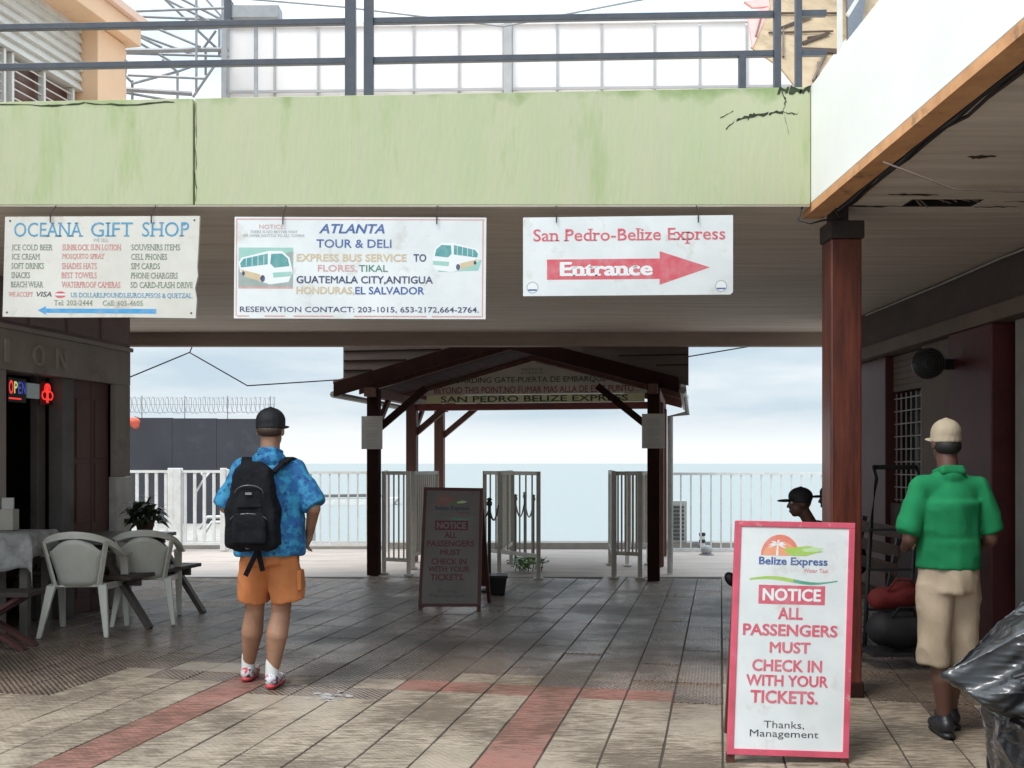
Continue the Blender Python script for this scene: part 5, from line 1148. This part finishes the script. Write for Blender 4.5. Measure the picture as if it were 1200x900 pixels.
# --- man with the rucksack
X0 = Vector(((316-600)*6.85/1200, 6.85, 0)); V = Vector
man = root('person', X0, 'person in blue patterned shirt, orange shorts and black cap walking away with a black rucksack', 'person')
hc = (.0,.03,1.725)
body = head_parts(hc, (.12,1,0), 1.1) + [('cap',(0,0,1.5),.068,(0,.02,1.66),.064), ('ell',(0,.0,1.32),(.19,.12,.2)), ('ell',(0,.02,1.08),(.18,.15,.17)), ('ell',(0,0,.93),(.17,.125,.12)),
    ('cap',(-.1,0,1.46),.065,(.1,0,1.46),.065), ('cap',(.19,0,1.44),.058,(.3,-.03,1.2),.048), ('cap',(.3,-.03,1.2),.046,(.245,.12,1.03),.03),
    ('cap',(-.19,0,1.44),.058,(-.29,.0,1.21),.048), ('cap',(-.29,0,1.21),.046,(-.2,.2,1.2),.03),
    ('cap',(.09,0,.9),.095,(.07,.03,.52),.066), ('cap',(.07,.03,.5),.064,(.05,-.01,.35),.074), ('cap',(.05,-.01,.35),.072,(.025,-.01,.12),.04), ('cap',(.02,-.02,.06),.04,(.03,.1,.035),.035),
    ('cap',(-.09,0,.9),.095,(-.125,.1,.52),.066), ('cap',(-.125,.1,.5),.064,(-.15,.13,.35),.074), ('cap',(-.15,.13,.35),.072,(-.195,.22,.12),.04), ('cap',(-.2,.2,.07),.04,(-.19,.33,.035),.035)]
body += hand((.243,.125,1.02), (-.3,.45,-.75), (-.3,.8,.3), .5) + hand((-.2,.2,1.2), (.45,.7,.15), (.2,0,1), 1.0)
blob('body', body, .0085, SKIN1, man, smooth=5); eyes(man, hc, (.12,1,0))
SH = mat('blue_hawaiian', (.015,.11,.30), (.035,.26,.45), .8, 16, lo=.44, hi=.56, dirt=(.01,.06,.2), dscale=24, dlo=.55, dhi=.6, bump=.3)
blob('shirt', [('ell',(0,.0,1.36),(.195,.13,.14)), ('cone',(0,.015,.885),.236,(0,.015,1.1),.226,(1,.8)), ('cone',(0,.015,1.1),.226,(0,.01,1.38),.208,(1,.72)), ('cap',(-.15,0,1.455),.076,(.15,0,1.455),.076), ('ell',(0,-.005,1.53),(.115,.085,.06)),
    ('hem',(.17,0,1.455),.078,(.315,-.04,1.215),.079), ('hem',(-.17,0,1.455),.078,(-.31,0,1.205),.079)], .010, SH, man, smooth=16, wrinkle=.014, wscale=8)
blob('collar', [('cap',(-.045,-.06,1.59),.02,(.045,-.06,1.59),.02), ('cap',(-.045,-.06,1.59),.02,(-.072,.02,1.575),.018), ('cap',(.045,-.06,1.59),.02,(.072,.02,1.575),.018), ('cap',(-.05,-.06,1.565),.022,(.05,-.06,1.565),.022)], .008, SH, man)
ORS = mat('orange_cotton', (.55,.2,.075), (.46,.17,.065), .95, 6, bump=.2, bscale=180, spec=.15)
blob('shorts', [('cone',(0,.01,.83),.198,(0,.01,.93),.196,(1,.78)), ('hem',(.09,.0,.82),.108,(.122,.02,.575),.108), ('hem',(-.09,.01,.82),.108,(-.128,.07,.575),.106)], .009, ORS, man, smooth=14, wrinkle=.014, wscale=8)
blob('pocket', [('hex', [(.19,-.05,.655),(.222,-.05,.655),(.222,.08,.655),(.19,.08,.655)], [(.19,-.05,.79),(.216,-.05,.79),(.216,.08,.79),(.19,.08,.79)])], .007, ORS, man, smooth=7, wrinkle=.006)
SOCK = mat('white_sock', (.7,.7,.68), None, .8); SHW = mat('shoe_white', (.6,.6,.62), (.03,.035,.08), .5, 22, lo=.5, hi=.54, dirt=(.5,.03,.04), dscale=17, dlo=.53, dhi=.57); SHR = mat('shoe_red', (.5,.05,.06), (.4,.04,.05), .5)
for (ax, ay, tx, ty) in ((.02,-.01,.035,.2), (-.2,.22,-.2,.42)):
    blob('sock', [('cap',(ax,ay,.17),.045,(ax,ay-.005,.08),.046)], .008, SOCK, man)
    sh_ = blob('shoe', [('cap',(ax,ay-.03,.06),.046,(ax+(tx-ax)*.5,ay+.08,.05),.042), ('ell',(tx,ty-.07,.045),(.048,.08,.035))], .008, SHW, man)
    blob('sole', [('cap',(ax,ay-.045,.022),.04,(tx,ty-.06,.018),.045,(1,.5))], .008, SHR, sh_)
CAPB = mat('black_cap', (.012,.012,.016), None, .7)
def cap(r_, c, fwd, m, s=1.0):
    c = Vector(c); f_ = Vector(fwd).normalized(); az = math.atan2(f_.y, f_.x)-math.pi/2; u = Vector((0,0,1))
    k = blob('cap', [('ell', c+u*.055*s, (.088*s,.106*s,.083*s), (0,0,az)), ('cone', c+u*.005*s, .090*s, c+u*.06*s, .088*s, (1,1.16)), ('ell', c+u*.139*s, (.01,.01,.006))], .007, m, r_)
    blob('cap_brim', [('ell', c+f_*.125*s+u*.02, (.075*s,.08*s,.011), (0.15*math.cos(az), .15*math.sin(az), az))], .006, m, k)
    return k
cap(man, hc, (.12,1,0), CAPB, 1.1)
blob('hair', [('ell', (hc[0],hc[1]-.035,hc[2]-.005),(.086,.08,.05))], .008, mat('brown_hair', (.06,.035,.025)), man)
# rucksack: a thing of its own
PK = mat('pack_black', (.007,.007,.009), (.012,.012,.015), .9, 20, bump=.5, spec=.15)
rk = root('rucksack', X0+V((-.03,-.2,1.2)), 'black rucksack with dangling straps worn by the walking man', 'rucksack')
KO = V((-.02,-.24,0))
def K_(x, y, z): return (x+.03-.035, y+.02-.06, z-1.2)
def rb_(x0, x1, y0, y1, z0, X0_, X1_, Y0_, Y1_, z1): return ('hex', [K_(x0,y0,z0),K_(x1,y0,z0),K_(x1,y1,z0),K_(x0,y1,z0)], [K_(X0_,Y0_,z1),K_(X1_,Y0_,z1),K_(X1_,Y1_,z1),K_(X0_,Y1_,z1)])
blob('pack_body', [rb_(-.175,.145,-.08,.11,.96,-.175,.14,-.085,.1,1.2), rb_(-.175,.14,-.085,.1,1.19,-.12,.09,-.045,.09,1.47), ('ell',K_(-.015,.02,1.45),(.1,.06,.07)), ('cap',K_(-.12,.01,.99),.055,K_(.09,.01,.99),.055)], .011, PK, rk, smooth=16, wrinkle=.013, wscale=11)
blob('front_pocket', [rb_(-.13,.1,-.125,-.05,.99,-.115,.08,-.11,-.05,1.18)], .010, PK, rk, smooth=10, wrinkle=.010, wscale=14)
blob('upper_pocket', [rb_(-.1,.07,-.1,-.03,1.22,-.08,.05,-.075,-.03,1.36)], .010, PK, rk, smooth=8, wrinkle=.006, wscale=16)
for s_ in (-1, 1): blob('side_pocket', [rb_(-.018+s_*.145-.03,-.018+s_*.145+.03,-.05,.07,.97,-.018+s_*.14-.025,-.018+s_*.14+.025,-.05,.06,1.14)], .01, PK, rk, smooth=5, wrinkle=.005)
ZP = mat('zip_grey', (.06,.06,.065), None, .4)
MB().tube([(X0.x-.055+.115*math.sin(a/10*math.pi-math.pi/2), X0.y-.352+.012*abs(a-5)/5, 1.14+.04*math.cos(a/10*math.pi-math.pi/2)) for a in range(11)], .004, 5).build('zip', ZP, rk)
MB().tube([(X0.x-.055+.09*math.sin(a/10*math.pi-math.pi/2), X0.y-.335+.012*abs(a-5)/5, 1.31+.05*math.cos(a/10*math.pi-math.pi/2)) for a in range(11)], .004, 5).build('zip', ZP, rk)
MB().box(X0.x-.075, X0.x-.035, X0.y-.342, X0.y-.336, 1.30, 1.315).build('badge', mat('badge_grey', (.2,.2,.2)), rk)
W_ = lambda x, y, z: (X0.x+x, X0.y+y, z)
for s_ in (-1, 1):
    M = MB(); pts = [W_(s_*.09-.03,-.15,1.44), W_(s_*.12-.01,-.11,1.5), W_(s_*.14,-.05,1.535), W_(s_*.15,.04,1.525), W_(s_*.15,.12,1.46), W_(s_*.15,.165,1.36)]
    for a, b_ in zip(pts, pts[1:]): M.beam(a, b_, .065, .018)
    M.build('shoulder_strap', PK, rk, bevel=.004)
for (a, b_) in (((-.02,-.22,.95),(-.11,-.2,.77)), ((-.03,-.21,.95),(.0,-.19,.8))):
    MB().beam(W_(*a), W_(*b_), .032, .008, up=(0,1,0)).build('loose_strap', PK, rk)
MB().beam(W_(-.09,-.27,.955), W_(.03,-.27,.955), .012, .01).build('pale_piping', mat('pale_piping', (.5,.35,.25)), rk)
M = MB(); M.tube([W_(-.015,-.17,1.44), W_(-.04,-.18,1.49), W_(.0,-.18,1.49), W_(-.005,-.17,1.44)], .008, 6); M.build('grab_loop', PK, rk)

# --- man in the green polo
X1 = V(((1112-600)*5.62/1200, 5.62, 0))
gm = root('person', X1, 'person in green polo shirt, beige shorts and cream cap standing with back turned at right', 'person')
hc = (.0,.04,1.615)
body = head_parts(hc, (0,1,0), 1.04) + [('cap',(0,0,1.4),.064,(0,.03,1.55),.06), ('ell',(0,.0,1.22),(.185,.115,.2)), ('ell',(0,.02,1.02),(.17,.13,.16)), ('ell',(0,0,.88),(.168,.125,.11)), ('cap',(-.1,0,1.36),.062,(.1,0,1.36),.062),
    ('cap',(.19,0,1.34),.055,(.25,-.02,1.09),.045), ('cap',(.25,-.02,1.09),.043,(.2,.2,1.0),.028), ('cap',(-.19,0,1.34),.055,(-.25,-.02,1.09),.045), ('cap',(-.25,-.02,1.09),.043,(-.19,.2,1.02),.028),
    ('cap',(.08,0,.85),.092,(.09,.12,.48),.06), ('cap',(.09,.12,.46),.056,(.09,.14,.32),.062), ('cap',(.09,.14,.32),.06,(.1,.2,.09),.036), ('cap',(.1,.18,.06),.038,(.11,.3,.035),.034),
    ('cap',(-.08,0,.85),.092,(-.06,.0,.48),.06), ('cap',(-.06,.0,.46),.056,(-.05,-.015,.32),.064), ('cap',(-.05,-.015,.32),.062,(-.03,0,.09),.036), ('cap',(-.03,-.01,.06),.038,(-.02,.12,.035),.034)]
body += hand((.2,.2,1.0), (-.4,.8,.1), (0,.2,1), .8) + hand((-.19,.2,1.02), (.4,.8,.1), (0,.2,1), .8)
blob('body', body, .0085, SKIN2, gm, smooth=5); eyes(gm, hc, (0,1,0))
PG = mat('green_polo', (.02,.24,.095), (.014,.17,.065), .95, 3, bump=.12, bscale=220, spec=.12)
blob('polo_shirt', [('ell',(0,.0,1.27),(.185,.12,.15)), ('cone',(0,.01,.925),.196,(0,.01,1.08),.19,(1,.8)), ('cone',(0,.01,1.08),.19,(0,.0,1.3),.2,(1,.72)), ('cap',(-.15,0,1.365),.072,(.15,0,1.365),.072), ('ell',(0,0,1.425),(.105,.078,.05)),
    ('hem',(.175,0,1.365),.072,(.262,-.015,1.12),.07), ('hem',(-.175,0,1.365),.072,(-.262,-.015,1.12),.07)], .009, PG, gm, smooth=18, wrinkle=.013, wscale=7)
blob('collar', [('cap',(-.055,-.05,1.475),.017,(.055,-.05,1.475),.017), ('cap',(-.06,-.055,1.455),.02,(.06,-.055,1.455),.02), ('cap',(-.055,-.045,1.47),.02,(-.075,.03,1.45),.018), ('cap',(.055,-.045,1.47),.02,(.075,.03,1.45),.018)], .008, PG, gm)
BS = mat('beige_cotton', (.44,.35,.26), (.36,.285,.205), .95, 5, bump=.2, bscale=180, spec=.15)
blob('shorts', [('cone',(0,.01,.80),.187,(0,.01,.94),.176,(1,.8)), ('hem',(.084,.01,.8),.108,(.108,.09,.395),.093), ('hem',(-.084,.0,.8),.108,(-.1,.0,.395),.095)], .009, BS, gm, smooth=14, wrinkle=.016, wscale=7)
BSH = mat('black_shoe', (.015,.015,.02), None, .45)
for (ax, ay) in ((-.03,0), (.10,.2)):
    s_ = blob('shoe', [('cap',(ax,ay-.03,.065),.05,(ax,ay+.06,.05),.045), ('ell',(ax+.01,ay+.12,.045),(.05,.09,.036)), ('cap',(ax,ay-.01,.07),.045,(ax,ay,.12),.044)], .008, BSH, gm)
    blob('sole', [('cap',(ax,ay-.05,.02),.045,(ax+.01,ay+.14,.018),.047,(1,.45))], .008, BLACK, s_)
CAPC = mat('cream_cap', (.45,.37,.27), (.38,.31,.22), .85, 10)
cap(gm, (hc[0],hc[1],hc[2]-.004), (0,1,0), CAPC, 1.0)
gm.scale = (.885, .95, 1)
blob('hair', [('ell', (hc[0],hc[1]-.03,hc[2]-.02),(.079,.075,.055))], .008, mat('black_hair', (.012,.01,.01)), gm)

# --- seated men in silhouette behind the column
def seated(loc, label):
    r_ = root('person', loc, label, 'person', 'people sitting in the shade')
    hc = (-.12,0,1.16); DKC = mat('dark_clothes', (.02,.02,.025), (.03,.03,.035), .8, 6)
    b = head_parts(hc, (-1,0,-.05)) + [('cap',(-.02,0,.96),.056,(-.09,0,1.08),.054), ('ell',(.02,0,.8),(.11,.17,.19)), ('ell',(.1,0,.58),(.12,.165,.13)), ('cap',(0,-.1,.93),.06,(0,.1,.93),.06),
        ('cap',(0,-.18,.92),.05,(.0,-.22,.66),.042), ('cap',(.0,-.22,.66),.04,(-.22,-.13,.63),.028), ('cap',(0,.18,.92),.05,(.0,.22,.66),.042), ('cap',(.0,.22,.66),.04,(-.22,.13,.63),.028),
        ('cap',(.08,-.09,.53),.085,(-.33,-.09,.6),.06), ('cap',(-.33,-.09,.6),.055,(-.62,-.05,.45),.036), ('cap',(-.62,-.05,.43),.036,(-.74,-.05,.5),.032),
        ('cap',(.08,.09,.53),.085,(-.34,.09,.5),.06), ('cap',(-.34,.09,.5),.055,(-.36,.09,.1),.036), ('cap',(-.35,.09,.06),.036,(-.47,.09,.035),.032)]
    b += hand((-.22,-.13,.63), (-1,.3,-.1), (0,.8,.5), .5)+hand((-.22,.13,.63), (-1,-.3,-.1), (0,-.8,.5), .5)
    blob('body', b, .0095, SKIN2, r_, smooth=4); eyes(r_, hc, (-1,0,-.05))
    blob('shirt', [('ell',(.02,0,.82),(.14,.2,.19)), ('cone',(.09,0,.52),.18,(.04,0,.8),.17,(.8,1)), ('cap',(0,-.12,.93),.07,(0,.12,.93),.07), ('cone',(0,-.17,.93),.072,(0,-.23,.72),.066), ('cone',(0,.17,.93),.072,(0,.23,.72),.066)], .012, DKC, r_, wrinkle=.006)
    blob('trousers', [('cap',(.1,-.09,.53),.1,(-.33,-.09,.6),.075), ('cone',(-.33,-.09,.6),.075,(-.58,-.06,.475),.055), ('cap',(.1,.09,.53),.1,(-.34,.09,.51),.075), ('cone',(-.34,.09,.5),.075,(-.36,.09,.13),.055), ('ell',(.1,0,.55),(.14,.17,.11))], .012, DKC, r_, wrinkle=.006)
    blob('shoe', [('cap',(-.61,-.05,.4),.042,(-.68,-.05,.46),.04), ('ell',(-.73,-.05,.51),(.05,.042,.07),(0,-.6,0))], .009, BSH, r_); blob('shoe', [('cap',(-.35,.09,.05),.042,(-.42,.09,.045),.04), ('ell',(-.48,.09,.04),(.08,.045,.035))], .009, BSH, r_)
    cap(r_, hc, (-1,0,0), CAPB); return r_
sp1 = seated((2.60, 8.8, 0), 'person in dark clothes and peaked cap sitting in profile behind the large notice board')
sp2 = copy_tree(sp1); sp2.location = (3.2, 9.9, 0); sp2['label'] = 'second seated person in dark clothes, almost hidden behind the red-brown column'

# ------------------------------------------------------------------ black plastic bundle, lower right
def bundle():
    r_ = root('plastic_bundle', (1.95, 3.2, 0), 'tall crumpled bundle wrapped in shiny black plastic at the lower right corner', 'bundle')
    m = bpy.data.materials.new('black_plastic_wrap'); m.use_nodes = True; t = m.node_tree; b = t.nodes['Principled BSDF']; K = t.links.new
    b.inputs['Base Color'].default_value = (.016,.017,.019,1); b.inputs['Roughness'].default_value = .24; b.inputs['Specular IOR Level'].default_value = .75
    g = t.nodes.new('ShaderNodeTexCoord'); mp_ = t.nodes.new('ShaderNodeMapping'); mp_.inputs['Rotation'].default_value = (0, R(-40), 0); mp_.inputs['Scale'].default_value = (3,9,20); K(g.outputs['Object'], mp_.inputs['Vector'])
    z = t.nodes.new('ShaderNodeTexNoise'); z.noise_type = 'RIDGED_MULTIFRACTAL' if hasattr(z, 'noise_type') else None; z.inputs['Scale'].default_value = 1.7; z.inputs['Detail'].default_value = 4; z.inputs['Distortion'].default_value = .5; K(mp_.outputs[0], z.inputs['Vector'])
    bp = t.nodes.new('ShaderNodeBump'); bp.inputs['Strength'].default_value = .6; bp.inputs['Distance'].default_value = .02; K(z.outputs['Fac'], bp.inputs['Height']); K(bp.outputs[0], b.inputs['Normal'])
    ob = blob('wrap', [('cap',(-.60,0,.84),.02,(-.25,0,.9),.17), ('hex', [(-.52,-.1,.76),(.4,-.35,.5),(.4,.35,.5),(-.5,.1,.76)], [(-.62,-.02,.85),(.1,-.3,1.34),(.1,.3,1.34),(-.62,.02,.85)]),
        ('hex', [(-.3,-.3,.0),(.5,-.3,.0),(.5,.35,.0),(-.3,.35,.0)], [(-.42,-.3,.7),(.5,-.35,.8),(.5,.4,.8),(-.38,.3,.7)]), ('ell',(.25,.08,1.0),(.42,.32,.38))], .0095, m, r_, smooth=6)
    me = ob.data; nn = [v.normal.copy() for v in me.vertices]
    ca_, sa_ = math.cos(R(40)), math.sin(R(40))
    for v, n_ in zip(me.vertices, nn):
        c = v.co; a = c.x*ca_+c.z*sa_; b2 = -c.x*sa_+c.z*ca_       # a runs along the folds, b2 across them
        if c.z < .68: a, b2 = c.z, c.x
        wob = .5*noise.noise(V((a*3, c.y*4, b2*3)))
        rid = 1-abs(noise.noise(V((a*1.5, c.y*4, b2*7+wob))))*2.6; rid2 = 1-abs(noise.noise(V((a*3.5+9, c.y*8, b2*19+wob*2))))*2.2; rid3 = 1-abs(noise.noise(V((a*9+3, c.y*20, b2*34+wob*4))))*2.2
        v.co = c+n_*(.038*rid+.013*rid2+.003*rid3-.03)
        if v.co.z < 0: v.co.z = 0
    MB().tube([r_.location+V((-.45,-.14,.86)), r_.location+V((-.2,-.3,.99)), r_.location+V((.05,-.37,1.16))], .006, 5).build('tie_cord', BLACK, r_)
bundle()
